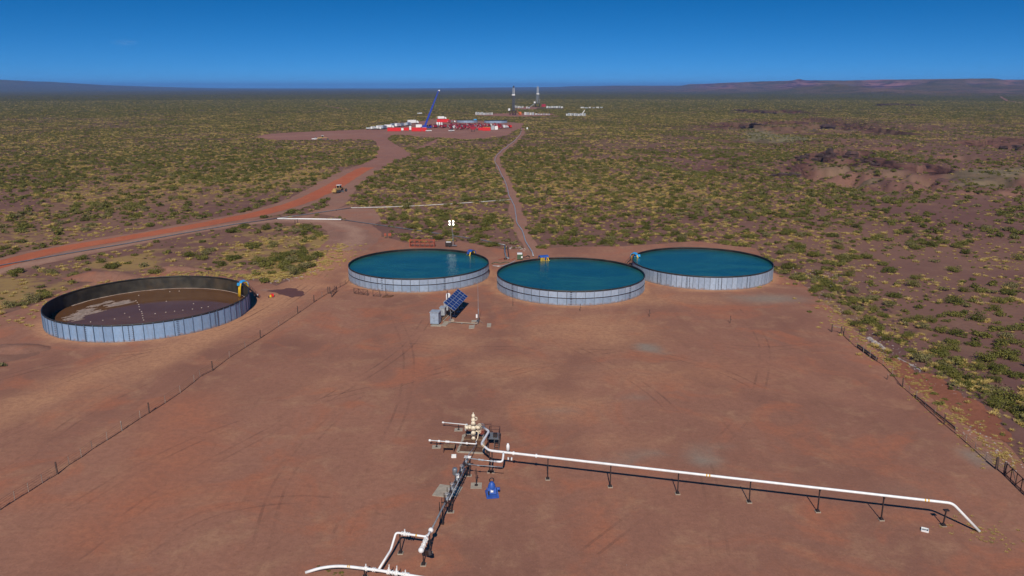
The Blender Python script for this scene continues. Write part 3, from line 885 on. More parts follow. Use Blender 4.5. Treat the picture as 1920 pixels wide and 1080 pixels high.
def tank(key, label, n, tiers, pm, rm, liner, ladders, ribd=0.09, ribw=0.10, group='round steel water tanks', wide=False, bandh=0.30):
    cx, cy, R, h = TANKS[key]
    t = thing('water_tank', label, 'water tank', (cx, cy, 0.0), 0, group)
    da = 2 * PI / n
    for q, (z0, z1) in enumerate(tiers):
        me = panel_mesh(R, z0, z1, da, ribd, ribw, mats=[M[pm[q % len(pm)]], M[rm]], frame=True)
        for k in range(n):
            link('wall_panel', me, t, rot=(0, 0, da * (k + (0.5 if q else 0) * 0)))
    MB().lathe([(R - 0.09, 0.04), (R - 0.09, h - 0.02)], 144, caps=False).build('liner', M[liner], t, True)
    # liner folded over the top edge, held by a clamp band
    prof = [(R - .10, h - .35), (R + .055, h - bandh), (R + .10, h - bandh * .6), (R + .085, h + .015), (R + .02, h + .06), (R - .10, h + .04), (R - .16, h - .08)]
    MB().lathe(prof, 144, closed=True).build('rim', M['liner'], t, True)
    if len(tiers) == 2:
        zz = tiers[1][0] - 0.04
        MB().lathe([(R - .02, zz - .06), (R + .12, zz - .07), (R + .12, zz + .07), (R - .02, zz + .06)], 144, closed=True).build('hoop', M['dark_steel'], t, True)
    MB().lathe([(R - .02, .0), (R + .10, .0), (R + .10, .07), (R - .02, .09)], 144, closed=True).build('base_ring', M['grey_steel'], t, True)
    for px, kind in ladders:
        a = rim_angle(TANKS[key], px)
        b = MB()
        wdt = 0.42 if kind == 1 else 0.62
        if kind == 2:
            for q in (-1, 1): b.box((R + .13, q * .42, h / 2), (.04, .04, h - .5))
        k = 0; z = .3
        while z < h - .35:
            if kind == 3: b.box((R + .14, 0, z), (.05, .50, .07))
            else: b.box((R + .14, -.42, z), (.05, .22, .07)); b.box((R + .14, .42, z), (.05, .22, .07))
            z += 0.42
        tag(b.build('ladder', M['rung_steel'], t, rot=(0, 0, a)), kind='stuff')
    return t

PN, PB = ['panel_grey', 'panel_pale'], ['panel_blue']
tank('L', 'grey two-tier tank full of blue water, behind the solar panels, lamp mast reflected in it', 54, [(0.03, 1.86), (1.94, 3.58)], PN, 'rib_steel', 'liner', [(716, 3), (833, 3), (1010, 1)])
tank('C', 'grey two-tier tank with a row of yellow hoses, middle of the three full tanks', 54, [(0.03, 1.76), (1.84, 3.58)], PN, 'rib_steel', 'liner', [(962, 3), (1071, 3), (1181, 3)])
tank('R', 'single-tier pale steel tank of blue water, farthest right of the full tanks', 84, [(0.03, 3.54)], ['panel_pale'], 'rib_steel', 'liner', [(1237, 2), (1291, 2), (1351, 2), (1404, 2)], ribd=.06, ribw=.06)
tank('B', 'bluish steel tank nearly drained, with shallow brown water and foam on its floor', 70, [(0.03, 3.68)], PB, 'rib_blue', 'liner_muddy', [(102, 3), (158.5, 3), (243.5, 2), (331.5, 3), (404, 2), (450, 3)], ribd=.13, ribw=.09)

def water_disc(key, z, mat, r_in=0.12):
    cx, cy, R, h = TANKS[key]
    b = MB(); n = 144
    b.add([(0, 0, 0)] + [((R - r_in) * math.cos(2 * PI * k / n), (R - r_in) * math.sin(2 * PI * k / n), 0) for k in range(n)],
          [(0, k + 1, (k + 1) % n + 1) for k in range(n)])
    return tag(b.build('water', M[mat], loc=(cx, cy, z)), kind='structure')
water_disc('L', 3.6 - .62, 'water'); water_disc('C', 3.6 - .55, 'water'); water_disc('R', 3.56 - .55, 'water')
water_disc('B', 0.42, 'brown_water')

def blob_sheet(px, z, seed, step, amp):
    o = [tuple(at(a, b, z)[:2]) for a, b in px]
    return roughen(o, step, amp, seed)

def foam():
    """dried foam drifting on the brown water: many small ragged islands"""
    region = [tuple(at(a, b, .42)[:2]) for a, b in [(112, 598), (128, 588), (165, 573), (205, 564), (240, 562), (258, 566), (236, 572), (210, 578), (192, 588), (170, 596), (130, 604)]]
    xs = [p[0] for p in region]; ys = [p[1] for p in region]
    g = 0.17
    gx, gy = np.meshgrid(np.arange(min(xs), max(xs), g), np.arange(min(ys), max(ys), g))
    ua = at(254, 567) - at(131, 595); ua.normalize()
    nz = fbm((gx * ua.x + gy * ua.y) * .22, (gy * ua.x - gx * ua.y) * 1.0, .9, 4, 140)
    dist = poly_dist(gx.ravel(), gy.ravel(), region + [region[0]]).reshape(gx.shape)
    ins = in_poly(gx.ravel(), gy.ravel(), region).reshape(gx.shape) & (nz > 0.55 - .09 * sstep(0.3, 2.0, dist) + .08 * (dist < .5))
    # beach of dried scum along the far wall
    cx, cy, R, h = TANKS['B']
    b = MB()
    zt = .455
    for j in range(gx.shape[0]):
        for i in range(gx.shape[1]):
            if ins[j, i]:
                x, y = gx[j, i], gy[j, i]; q = g * .5
                jj = (RNG.random(8) - .5) * g * .55
                b.add([(x - q + jj[0], y - q + jj[1], zt), (x + q + jj[2], y - q + jj[3], zt), (x + q + jj[4], y + q + jj[5], zt), (x - q + jj[6], y + q + jj[7], zt),
                       (x - q, y - q, .415), (x + q, y - q, .415), (x + q, y + q, .415), (x - q, y + q, .415)],
                      [(0, 1, 2, 3), (0, 4, 5, 1), (1, 5, 6, 2), (2, 6, 7, 3), (3, 7, 4, 0)])
    return tag(b.build('foam', M['foam']), 'pale dried foam drifting on brown water in the drained tank', None, None, 'stuff')
foam()
cx, cy, R, h = TANKS['B']
b = MB()
for k in range(300):
    a = R_(8) + R_(160) * k / 300
    wv = .10 + .35 * vnoise(np.array([k * .13]), np.array([0.3]), 5)[0] * (0.4 + (k > 120))
    a2 = a + R_(160) / 300
    b.add([((R - .1) * math.cos(a), (R - .1) * math.sin(a), .48), ((R - .1) * math.cos(a2), (R - .1) * math.sin(a2), .48),
           ((R - .1 - wv) * math.cos(a2), (R - .1 - wv) * math.sin(a2), .425), ((R - .1 - wv) * math.cos(a), (R - .1 - wv) * math.sin(a), .425)], [(0, 1, 2, 3)])
tag(b.build('scum_line', M['foam'], loc=(cx, cy, 0)), 'thin tan scum line along the foot of the drained tank wall', None, None, 'stuff')

# small pale weights standing out of the brown water
wm = MB()
wm.lathe([(0.01, .13), (.10, .11), (.16, .06), (.15, 0), (.0, -.02)][::-1], 8)
wme = wm.mesh('liner_weight', M['pale_stone'])
wpx = [(255, 563.5), (257.5, 567), (260, 571), (261, 575), (262, 580.5), (265.5, 584), (266.5, 587.5), (267.5, 591.5), (268, 596), (269.5, 600), (234, 587.5), (243, 594.5), (215, 598), (193, 600.5),
       (170, 603.5), (291, 588), (311, 585.5), (327.5, 583.5), (343, 581.5), (361, 579.5), (378, 577), (390.5, 575), (312, 565), (363, 569.5), (318.5, 546.8), (336, 545.8), (260, 553.8)]
for i, (a, c) in enumerate(wpx):
    p = at(a, c, .45)
    if math.hypot(p.x - cx, p.y - cy) > R - .8:
        d = Vector((p.x - cx, p.y - cy, 0)).normalized() * (R - .9); p = Vector((cx + d.x, cy + d.y, .45))
    o = link('liner_weight', wme, loc=(p.x, p.y, .42), rot=(0, 0, i * 1.3))
    row = 'in the straight row running towards the foam' if i < 10 else 'in the curved row across the near half' if i < 22 else 'alone near the far wall'
    tag(o, 'small pale weight on the brown water, ' + row, 'weight', 'pale weights in the drained tank: ' + ('straight row' if i < 10 else 'curved row' if i < 22 else 'far wall'))

# ------------------------------------------------------------------ filling saddles with hoses over the rims
def saddle(key, px, near, label, nhose, wid, drop, blue='sky_blue'):
    cx, cy, R, h = TANKS[key]
    a = rim_angle(TANKS[key], px, near)
    t = thing('filling_saddle', label, 'hose saddle', (cx + R * math.cos(a), cy + R * math.sin(a), h), a, 'blue hose saddles hooked over tank rims')
    b = MB()
    prof = [(-.95, -.35), (-.85, .35), (-.45, .72), (.25, .78), (.75, .45), (.95, -.5)]
    for s in range(len(prof) - 1):
        (x0, z0), (x1, z1) = prof[s], prof[s + 1]
        b.bar((x0, 0, z0), (x1, 0, z1), wid, .10)
    b.build('cover', M[blue], t)
    for k in range(nhose):
        y = (k - (nhose - 1) / 2) * (wid / max(nhose, 1)) * .95
        pts = fillet([(.9, y, -1.6), (.8, y, .15), (.1, y, .58), (-.75, y, .35), (-1.05, y * 1.15, -.6), (-1.35, y * 1.3, -drop)], .5, 4)
        MB().tube(pts, .19 if nhose < 4 else .15, 8).build('hose', M['hose_yellow'], t, True)
    b = MB()
    for s in (-1, 1):
        b.bar((1.0, s * wid * .5, -h + .02), (1.0, s * wid * .5, -.3), .09)
    b.bar((1.0, -wid * .5, -1.2), (1.0, wid * .5, -1.2), .08)
    b.build('stand', M['dark_steel'], t)
    return t
saddle('B', 457, False, 'blue saddle with long yellow hoses hanging into the drained brown tank', 2, 1.5, 3.1)
saddle('L', 884, False, 'blue saddle with two short yellow hoses on the tank under the lamp mast', 2, 1.7, .68, 'blue_paint')
saddle('C', 1019, False, 'wide blue saddle with a row of five yellow hoses on the middle tank', 5, 2.6, .62, 'blue_paint')
saddle('R', 1189, False, 'light blue saddle with a yellow hose at the end of the tank beside the desert', 1, 1.8, .62)

def steps(px, key, label, rz=0.0):
    """steel steps with hand rails up to a tank rim"""
    cx, cy, R, h = TANKS[key]
    a = rim_angle(TANKS[key], px, False)
    t = thing('access_steps', label, 'steps', (cx + (R + .1) * math.cos(a), cy + (R + .1) * math.sin(a), 0), a + rz, 'steel steps at the tank rims')
    b = MB()
    for k in range(9): b.box((2.6 - k * .28, 0, .3 + k * .34), (.26, .9, .05))
    b.build('tread', M['dark_steel'], t)
    for s in (-1, 1):
        b = MB()
        b.bar((2.9, s * .48, 0), (.3, s * .48, 3.2), .06, .16)
        b.bar((2.8, s * .48, .95), (.3, s * .48, 4.1), .05); b.bar((.3, s * .48, 0), (.3, s * .48, 4.1), .06)
        for k in range(4): b.bar((2.7 - k * .78, s * .48, .2 + k * .95), (2.7 - k * .78, s * .48, 1.0 + k * .97), .05)
        b.build('handrail', M['dark_steel'], t)
steps(1186, 'R', 'dark steel steps with rails beside the light blue saddle of the right tank')
steps(462, 'B', 'dark steel steps beside the long yellow hoses of the drained tank', .25)

# ================================================================== SOLAR ARRAY, CABINETS, MAST
def solar():
    e2a, e2b = at(851.8, 583.2, 2.6), at(877.2, 555.9, 2.6)      # low edge
    d = Vector((e2b.x - e2a.x, e2b.y - e2a.y, 0)); Ln = d.length; d.normalize()
    rz = math.atan2(d.y, d.x)
    wdt, tilt = 3.0, R_(36)
    t = thing('solar_array', 'tilted dark blue solar array of 24 modules beside grey cabinets on the bare pad', 'solar array', (e2a.x, e2a.y, 0), rz)
    # local: x along the low edge, y to the left (up slope), z up
    mw, mh = Ln / 8, wdt / 3
    fr = MB()
    for (x0, x1, y0, y1) in ((0, mw, 0, .035), (0, mw, mh - .035, mh), (0, .035, .035, mh - .035), (mw - .035, mw, .035, mh - .035)):
        fr.box(((x0 + x1) / 2, (y0 + y1) / 2, .02), (x1 - x0, y1 - y0, .05))
    fme = fr.mesh('module_frame', M['light_steel'])
    cm = MB(); cm.box((mw / 2, mh / 2, .015), (mw - .07, mh - .07, .025)); cme = cm.mesh('solar_module', M['solar_cell'])
    for i in range(8):
        for j in range(3):
            gx = i * mw + (0.045 if i % 2 else -.0) - (0.0)
            y = j * mh
            o = link('solar_module', cme, t, (gx, y * math.cos(tilt), 2.6 + y * math.sin(tilt)), (tilt, 0, 0))
            link('frame', fme, o)
    b = MB()
    for j in (0.4, 1.5, 2.6):
        b.bar((0, j * math.cos(tilt), 2.53 + j * math.sin(tilt)), (Ln, j * math.cos(tilt), 2.53 + j * math.sin(tilt)), .08)
    for i in range(5):
        x = Ln * (0.02 + .24 * i)
        b.bar((x, .1, 2.52), (x, 2.9 * math.cos(tilt), 2.47 + 2.9 * math.sin(tilt)), .12 if i in (0, 4) else .08)
    b.build('rail', M['light_steel'], t)
    for i in range(4):
        x = Ln * (.1 + .265 * i)
        b = MB()
        b.bar((x, 1.2, 0), (x, 1.2, 2.6 + 1.15 * math.tan(tilt)), .16)
        b.bar((x, 1.2, 1.6), (x, .3, 2.6), .08)
        b.box((x, 1.2, .08), (.8, .8, .16))
        b.build('support_post', M['grey_steel'], t)
    return t, Ln
ARR, ARRL = solar()

def cabinet(px, py, w_, d_, h_, label, col, rz, leg=.25):
    p = at(px, py)
    t = thing('cabinet', label, 'cabinet', p, rz, 'metal cabinets beside the solar array')
    MB().box((0, d_ / 2, leg + h_ / 2), (w_, d_, h_)).build('body', M[col], t)
    MB().box((0, d_ / 2, leg + h_ + .05), (w_ + .22, d_ + .22, .10)).build('roof', M['light_steel'], t)
    for s in (-1, 1):
        o = MB().box((s * w_ * .24, -.022, leg + h_ * .5), (w_ * .44, .04, h_ * .88)).build('door', M[col], t)
        MB().box((-s * w_ * .16 + s * w_ * .24, -.06, leg + h_ * .5), (.05, .04, .22)).build('handle', M['dark_steel'], o)
    MB().box((0, d_ / 2, leg / 2), (w_ * .9, d_ * .9, leg)).build('plinth', M['dark_steel'], t)
    return t
rzc = -R_(10)
cabinet(814.5, 609.5, 1.9, 2.2, 2.55, 'largest grey-blue cabinet with double doors in front of the solar array', 'grey_blue', rzc)
cabinet(829.2, 595.5, 1.15, 1.6, 1.75, 'mid-sized pale cabinet behind the largest cabinet', 'light_steel', rzc, .5)
cabinet(836.2, 586.0, 1.0, 1.4, 1.9, 'narrow pale cabinet nearest the solar array', 'light_steel', rzc, .5)
p = at(841, 581)
t = thing('white_tank', 'small white upright tank half hidden behind the upper solar modules', 'tank', p, 0)
MB().lathe([(.55, .0), (.55, 3.6), (.40, 4.0), (0.02, 4.1)], 18).build('shell', M['white_paint'], t, True)
MB().box((.62, 0, 1.2), (.08, .3, 2.3)).build('gauge', M['grey_steel'], t)
p = at(839.5, 585)
tag(MB().tube([(0, 0, 0), (0, 0, 5.1)], .09, 8).build('post', M['brown_steel'], loc=p), 'brown upright pipe behind the cabinets by the solar array', 'post')
def slab(px, py, w_, d_, label, rz=0.0, h=.12, name='concrete_pad', col='concrete', group='small concrete pads'):
    p = at(px, py)
    b = MB(); b.box((0, 0, h / 2 - .02), (w_, d_, h + .04))
    return tag(b.build(name, M[col], loc=p, rot=(0, 0, rz)), label, 'concrete pad', group)
slab(835, 607.5, 1.2, 3.4, 'concrete pad beside the largest cabinet at the start of the ground pipe', -.2)
slab(884.5, 613.5, 1.2, 2.4, 'concrete pad below the ground pipe near the antenna mast')
slab(890, 603, 1.4, 1.6, 'concrete pad behind the ground pipe, left of the antenna mast')
slab(917, 610.2, .9, 2.6, 'lone concrete pad right of the antenna mast')
slab(848, 601.5, .7, 1.0, 'small concrete block under the solar array', .3, .3)
slab(818, 610.5, 2.3, 1.4, 'concrete plinth in front of the largest cabinet', -.1, .1)
t = thing('ground_pipe', 'rusty pale pipe lying between the cabinets and the antenna mast', 'pipe', at(831, 604.5))
q = at(894.5, 609.0) - at(831, 604.5)
MB().tube([(0, 0, .25), (q.x, q.y, .25)], .10, 8).build('pipe', M['concrete'], t, True)
for k in (.2, .55, .92): MB().box((q.x * k, q.y * k, .07), (.3, .3, .16)).build('support', M['grey_steel'], t)
d_ = (at(860, 555) - at(826, 602)); 
t = thing('cable_duct', 'tan cable duct on the ground leading from the cabinets to the solar array', 'cable duct', at(827, 602.5))
q = at(846, 583) - at(827, 602.5)
MB().bar((0, 0, .12), (q.x, q.y, .12), .35, .22).build('trough', M['timber_pale'], t)
MB().bar((.5, 0, .1), (q.x + .6, q.y, .1), .2, .16).build('lid', M['concrete'], t)
p = at(897, 606.5)
t = thing('antenna_mast', 'thin grey whip antenna mast with white box at the end of the ground pipe', 'antenna', p)
MB().tube([(0, 0, 0), (0, 0, 3.3), (0, 0, 3.35), (-.05, 0, 9.4)], [.10, .09, .035, .02], 8).build('mast', M['grey_steel'], t, True)
MB().box((-.35, -.1, 1.75), (.34, .3, .75)).build('box', M['white_paint'], t)
MB().bar((-.35, -.1, 0), (-.35, -.1, 1.4), .1).build('box_post', M['grey_steel'], t)
for s in range(3):
    a = s * 2.1 + .4
    MB().bar((0, 0, 1.0), (1.0 * math.cos(a), 1.0 * math.sin(a), 0), .05).build('brace', M['grey_steel'], t)

for (px, py, hh, lab) in [(961.3, 573.9, 1.75, 'thin dark stake at the left foot of the middle tank'), (1087.5, 583.6, 1.7, 'thin dark stake in front of the middle tank near its centre'),
                          (1217.5, 594.0, 1.6, 'thin dark stake between the middle and right tanks'), (1369, 606, 1.6, 'thin dark stake alone on the pad in front of the right tank'),
                          (1663.5, 712, 1.0, 'short dark stake with a pale cap inside the right fence')]:
    t = thing('stake', lab, 'stake', at(px, py), 0, 'stakes standing on the pad')
    MB().tube([(0, 0, 0), (.03, 0, hh)], .06, 6).build('shaft', M['post_wood'], t)
    MB().box((.03, 0, hh + .04), (.15, .15, .1)).build('cap', M['post_pale'] if 'pale' in lab else M['dark_steel'], t)
    MB().tube([(0, 0, hh * .55), (.28, .05, hh * .5)], .04, 5).build('peg', M['dark_steel'], t)

# ================================================================== FENCES AND GATES
def fence(name, label, posts, wires, cat='fence', group=None, rail=None):
    """posts: (x, y, height, radius, material); wires: heights of wires strung along the posts"""
    t = thing(name, label, cat, (posts[0][0], posts[0][1], 0), 0, group)
    o = Vector((posts[0][0], posts[0][1], 0))
    for (x, y, h, r, m) in posts:
        le = (RNG.random(2) - .5) * .10
        b = MB(); b.tube([(x - o.x, y - o.y, -.3), (x - o.x + le[0], y - o.y + le[1], h)], r, 6)
        b.build('post', M[m], t)
    for wz in wires:
        pts = [(p[0] - o.x, p[1] - o.y, wz + (vnoise(np.array([i * .7]), np.array([wz]), 3)[0] - .5) * .08) for i, p in enumerate(posts)]
        MB().tube(pts, .014, 4).build('wire', M['dark_steel'], t)
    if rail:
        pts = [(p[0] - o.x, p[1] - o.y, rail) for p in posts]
        MB().tube(pts, .032, 5).build('shadow_rail', M['brown_steel'], t)  # dark tube added along the foot, standing in for the wires' shadow line
    return t

LF = [(0, 957, 1), (28, 939, 0), (54, 923, 0), (80, 906, 0), (108, 889.4, 2), (130, 872, 0), (153, 858, 0), (173, 843, 0), (201, 826, 0), (229, 808, 1), (263, 785, 0), (280, 775, 2), (310, 756, 0),
      (338, 737, 0), (364, 716.5, 0), (375, 707, 0), (399, 695, 2), (430, 671, 0), (460, 652, 0), (488.5, 634.7, 2), (523, 612, 0), (558.4, 588.4, 2), (589, 567, 2), (604, 557, 0), (615, 550.6, 2), (619, 551, 2)]
lp = []
for a, c, k in [(-90, 1016, 0), (-60, 996, 1), (-30, 977, 0)] + LF:
    p = at(a, c)
    lp.append((p.x, p.y, (1.35, 1.6, 1.85)[k], (.045, .075, .11)[k], ('post_pale', 'post_pale', 'post_wood')[k]))
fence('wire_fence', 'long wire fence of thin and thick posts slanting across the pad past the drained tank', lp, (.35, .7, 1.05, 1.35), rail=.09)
lp2 = [(*at(a, c)[:2], 1.1, .05, 'post_wood') for a, c in [(619, 549), (628, 543.5), (638, 538.5), (648, 533), (654, 527)]]
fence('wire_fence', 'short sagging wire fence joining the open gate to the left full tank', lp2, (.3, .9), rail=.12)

def gate(name, label, a, b, h, bays, broken=False, mat='brown_steel', group=None):
    a, b = at(*a), at(*b)
    d = b - a; Ln = d.length
    t = thing(name, label, 'gate', a, math.atan2(d.y, d.x), group)
    for z in (.18, h): MB().bar((0, 0, z), (Ln, 0, z), .09).build('rail', M[mat], t)
    for k in range(bays + 1):
        MB().bar((Ln * k / bays, 0, 0), (Ln * k / bays, 0, h + .05), .12 if k in (0, bays) else .08).build('upright', M['post_wood'] if k in (0, bays) else M[mat], t)
    for k in range(bays):
        x0, x1 = Ln * k / bays, Ln * (k + 1) / bays
        if k % 2: x0, x1 = x1, x0
        MB().bar((x0, .06, .2), (x1, .06, h - .05), .07).build('brace', M[mat], t)
    return t
gate('steel_gate', 'brown gate leaf standing open at the top end of the left fence', (622, 557.5), (631.5, 547.5), 1.45, 3)
gate('corral_panel', 'wide braced frame standing in front of the left full tank', (664, 550.5), (689.6, 554.3), 1.45, 3)
gate('corral_panel', 'narrow braced frame standing beside the wider frame in front of the left full tank', (699.6, 555.6), (712.5, 556.4), 1.6, 1)
p = at(724, 556.5)
t = thing('timber_pile', 'dark pile of timbers with one upright post in front of the left full tank', 'timber pile', p)
for k in range(7):
    MB().bar((-.9 + .12 * k, -.7 + .2 * k, .1 + .12 * (k % 3)), (1.2 + .1 * k, -.5 + .18 * k, .1 + .12 * ((k + 1) % 3)), .2, .14).build('timber', M['timber'], t)
MB().bar((-.1, .6, 0), (-.1, .6, 1.9), .14).build('post', M['post_wood'], t)

RF = [(1581.5, 628.5, 2), (1592, 639, 0), (1606, 652, 0), (1619, 661, 1), (1631, 670, 1), (1642, 677, 0), (1655, 684, 0), (1673, 702, 0), (1692, 726, 2), (1704, 736, 0), (1718, 748, 1), (1735, 764, 0), (1752, 780, 0),
      (1770, 795.6, 2), (1790, 812, 0), (1810, 829, 0), (1828, 845, 0), (1848, 863, 0), (1868, 880, 3), (1883, 890.5, 3)]
rp = []
for a, c, k in RF:
    p = at(a, c)
    rp.append((p.x, p.y, (1.25, 1.45, 1.7, 1.85)[k], (.04, .06, .10, .17)[k], ('post_pale', 'post_pale', 'post_wood', 'post_wood')[k]))
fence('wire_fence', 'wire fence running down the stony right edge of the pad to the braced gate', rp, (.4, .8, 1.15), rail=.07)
gate('steel_gate', 'wide dark braced gate at the lower end of the right fence', (1885, 891.5), (1934, 940), 1.75, 5, mat='dark_steel')
t = thing('corner_brace', 'timber brace with a pale top rail at the upper end of the right fence', 'fence brace', at(1559.6, 622.7))
q = at(1577, 627) - at(1559.6, 622.7)
for k, x in enumerate((0.0, 1.0)):
    MB().bar((q.x * x, q.y * x, 0), (q.x * x, q.y * x, 1.75), .2).build('post', M['post_wood'], t)
MB().bar((0, 0, 1.45), (q.x, q.y, 1.45), .12).build('rail', M['post_pale'], t)
MB().bar((q.x, q.y, 1.3), (q.x + .5, q.y - .4, 0), .12).build('strut', M['post_wood'], t)
def rail_on_feet(label, a, b, h, w_):
    a, b = at(*a), at(*b)
    t = thing('dark_rail', label, 'rail', a, 0, 'long dark rails along the right fence')
    d = b - a
    MB().bar((0, 0, h), (d.x, d.y, h), w_, .16).build('beam', M['dark_steel'], t)
    for k in range(5):
        MB().bar((d.x * k / 4, d.y * k / 4, 0), (d.x * k / 4, d.y * k / 4, h), .12).build('foot', M['dark_steel'], t)
rail_on_feet('short thick dark rail with posts on the upper stretch of the right fence', (1608, 651), (1644, 677), .5, .40)
rail_on_feet('long dark rail on the lower stretch of the right fence', (1715, 744), (1791, 806), .3, .15)

# ================================================================== WELLHEAD
WB = at(888, 824)
FACE = -PI / 2          # the valves look towards the camera
t = thing('timber_mat', 'brown plank mat over the cellar under the wellhead', 'plank mat', (WB.x, WB.y, 0))
c4 = [at(872.8, 815.5) - WB, at(904.5, 816) - WB, at(906, 849) - WB, at(859.8, 846.6) - WB]
b = MB()
for i in range(4):
    a_, b_ = c4[i], c4[(i + 1) % 4]
    b.bar((a_.x * 1.06, a_.y * 1.06, .06), (b_.x * 1.06, b_.y * 1.06, .06), .35, .14)
b.build('curb', M['concrete'], t)
for k in range(11):
    f0, f1 = k / 11 + .004, (k + 1) / 11 - .004
    A0, A1 = c4[0].lerp(c4[3], f0), c4[0].lerp(c4[3], f1); B0, B1 = c4[1].lerp(c4[2], f0), c4[1].lerp(c4[2], f1)
    h0 = .10 + .02 * (k % 3)
    o = MB().add([(*A0[:2], h0), (*B0[:2], h0), (*B1[:2], h0), (*A1[:2], h0), (*A0[:2], .02), (*B0[:2], .02), (*B1[:2], .02), (*A1[:2], .02)],
                 [(0, 3, 2, 1), (0, 1, 5, 4), (1, 2, 6, 5), (2, 3, 7, 6), (3, 0, 4, 7)]).build('plank', M['timber' if k % 4 != 3 else 'timber_pale'], t)

wh = thing('wellhead', 'cream wellhead tree of stacked valves standing on the brown plank mat', 'wellhead', WB)
def disc_y(b, c, r, ln, n=16):
    """drum whose axis points at the camera"""
    b.tube([(c[0], c[1] - ln / 2, c[2]), (c[0], c[1] + ln / 2, c[2])], r, n)
MB().lathe([(.42, 0), (.42, .12), (.30, .14), (.30, .45), (.44, .47), (.44, .62), (.26, .64), (.26, .95)], 18).build('casing_head', M['brown_steel'], wh)
for z, r in ((.45, .27), (1.30, .33), (2.05, .36), (2.82, .32)):
    b = MB()
    b.box((0, 0, z), (.46, .5, .5))
    b.lathe([(.34, z + .25), (.34, z + .36)], 16)
    b.lathe([(.34, z - .34), (.34, z - .25)], 16)
    v = b.build('valve', M['cream_paint'], wh)
    b = MB(); disc_y(b, (0, -.52, z), r, .30); disc_y(b, (0, -.34, z), r * .6, .3)
    b.build('bonnet', M['cream_paint'], v, True)
MB().lathe([(.16, .9), (.16, 3.3)], 12).build('spool', M['cream_paint'], wh)
MB().lathe([(.20, 3.05), (.30, 3.15), (.30, 3.35), (.18, 3.4), (.18, 3.55), (.26, 3.6), (.26, 3.95), (.15, 4.05), (.07, 4.1), (.07, 4.3), (.02, 4.32)], 16).build('tree_cap', M['cream_paint'], wh, True)
MB().tube(fillet([(.22, -.1, 3.6), (.55, -.12, 3.6), (.55, -.12, 3.15), (.3, -.1, 3.1)], .2), .06, 8).build('lift_ring', M['cream_paint'], wh, True)
# wings
b = MB(); b.tube([(-1.25, 0, 2.05), (1.4, 0, 2.05)], .13, 10)
for x in (-1.2, -.62, -.42, .42, .62, 1.2): b.tube([(x - .05, 0, 2.05), (x + .05, 0, 2.05)], .27, 14)
b.build('wing_line', M['cream_paint'], wh)
for x, r in ((-.95, .26), (-.55, .22), (.72, .30)):
    b = MB(); b.box((x, 0, 2.05), (.34, .4, .46)); disc_y(b, (x, -.36, 2.05), r, .28); b.build('wing_valve', M['cream_paint'], wh, True)
def torus(b, c, R0, r, axis='y', n=18, m=6):
    pts = []
    for k in range(n):
        a = 2 * PI * k / n
        for q in range(m):
            e = 2 * PI * q / m
            rr = R0 + r * math.cos(e); h = r * math.sin(e)
            p = (rr * math.cos(a), h, rr * math.sin(a)) if axis == 'y' else (rr * math.cos(a), rr * math.sin(a), h) if axis == 'z' else (h, rr * math.cos(a), rr * math.sin(a))
            pts.append((c[0] + p[0], c[1] + p[1], c[2] + p[2]))
    fs = [(k * m + q, ((k + 1) % n) * m + q, ((k + 1) % n) * m + (q + 1) % m, k * m + (q + 1) % m) for k in range(n) for q in range(m)]
    return b.add(pts, fs)
for c, rad, mt in (((1.25, -.42, 2.35), .40, 'grey_steel'), ((.92, -.5, 2.5), .26, 'cream_paint'), ((1.25, -.35, 1.30), .30, 'rust_red'), ((.85, -.35, 1.35), .22, 'cream_paint')):
    b = MB(); torus(b, c, rad, .04)
    for k in range(3):
        a = k * PI / 3
        b.bar((c[0] - rad * math.cos(a), c[1], c[2] - rad * math.sin(a)), (c[0] + rad * math.cos(a), c[1], c[2] + rad * math.sin(a)), .045)
    b.tube([c, (c[0], c[1] + .45, c[2])], .06, 6)
    b.build('handwheel', M[mt], wh)
MB().tube(fillet([(.3, -.1, 1.35), (.75, -.1, 1.35), (.75, -.2, 1.30), (.62, -.4, .35), (.42, -2.1, .62)], .15), .075, 8).build('side_line', M['cream_paint'], wh, True)
b = MB(); b.box((.95, -.05, 1.35), (.5, .34, .36)); b.tube([(.28, 0, 1.35), (1.3, 0, 1.35)], .10, 8)
b.build('lower_wing', M['cream_paint'], wh)

def small_line(name, label, pts, r, mat, stands, fittings=(), group=None):
    """thin pipe on stands; fittings are fractions along the line that carry a coupling"""
    o = Vector(pts[0]); o.z = 0
    t = thing(name, label, 'pipe', o, 0, group)
    P = [Vector(p) - o for p in pts]
    MB().tube(fillet(P, .3, 3), r, 8).build('pipe', M[mat], t, True)
    Ls = [0]
    for a, b2 in zip(P[:-1], P[1:]): Ls.append(Ls[-1] + (b2 - a).length)
    def pos(f):
        s = f * Ls[-1]
        for i in range(len(P) - 1):
            if s <= Ls[i + 1] + 1e-6:
                d = (P[i + 1] - P[i]).normalized()
                return P[i] + d * (s - Ls[i]), d
    for f in fittings:
        p, d = pos(f)
        MB().tube([p - d * .14, p + d * .14], r * 1.9, 8).build('coupling', M[mat], t)
    for f, kind in stands:
        p, d = pos(f)
        s = thing('stand', None, None); s.parent = t; s.location = (p.x, p.y, 0)
        MB().bar((0, 0, .1), (0, 0, p.z - r), .10).build('post', M['dark_steel'], s)
        MB().box((0, 0, .06), (.30, .30, .12)).build('foot', M['dark_steel'], s)
        if kind:
            MB().box((0, 0, .02), (1.25, 1.1, .05)).build('concrete_base', M['concrete'], s)
    return t
small_line('flow_line', 'thin pink-white pipe on two concrete feet, left of the wellhead at the back', [at(830, 792, 1.0), at(876, 796.3, 1.0), (WB.x - 1.2, WB.y, 1.35), (WB.x - 1.2, WB.y, 2.0)], .07, 'white_paint', [(.33, 1), (.78, 1)], (.01, .5))
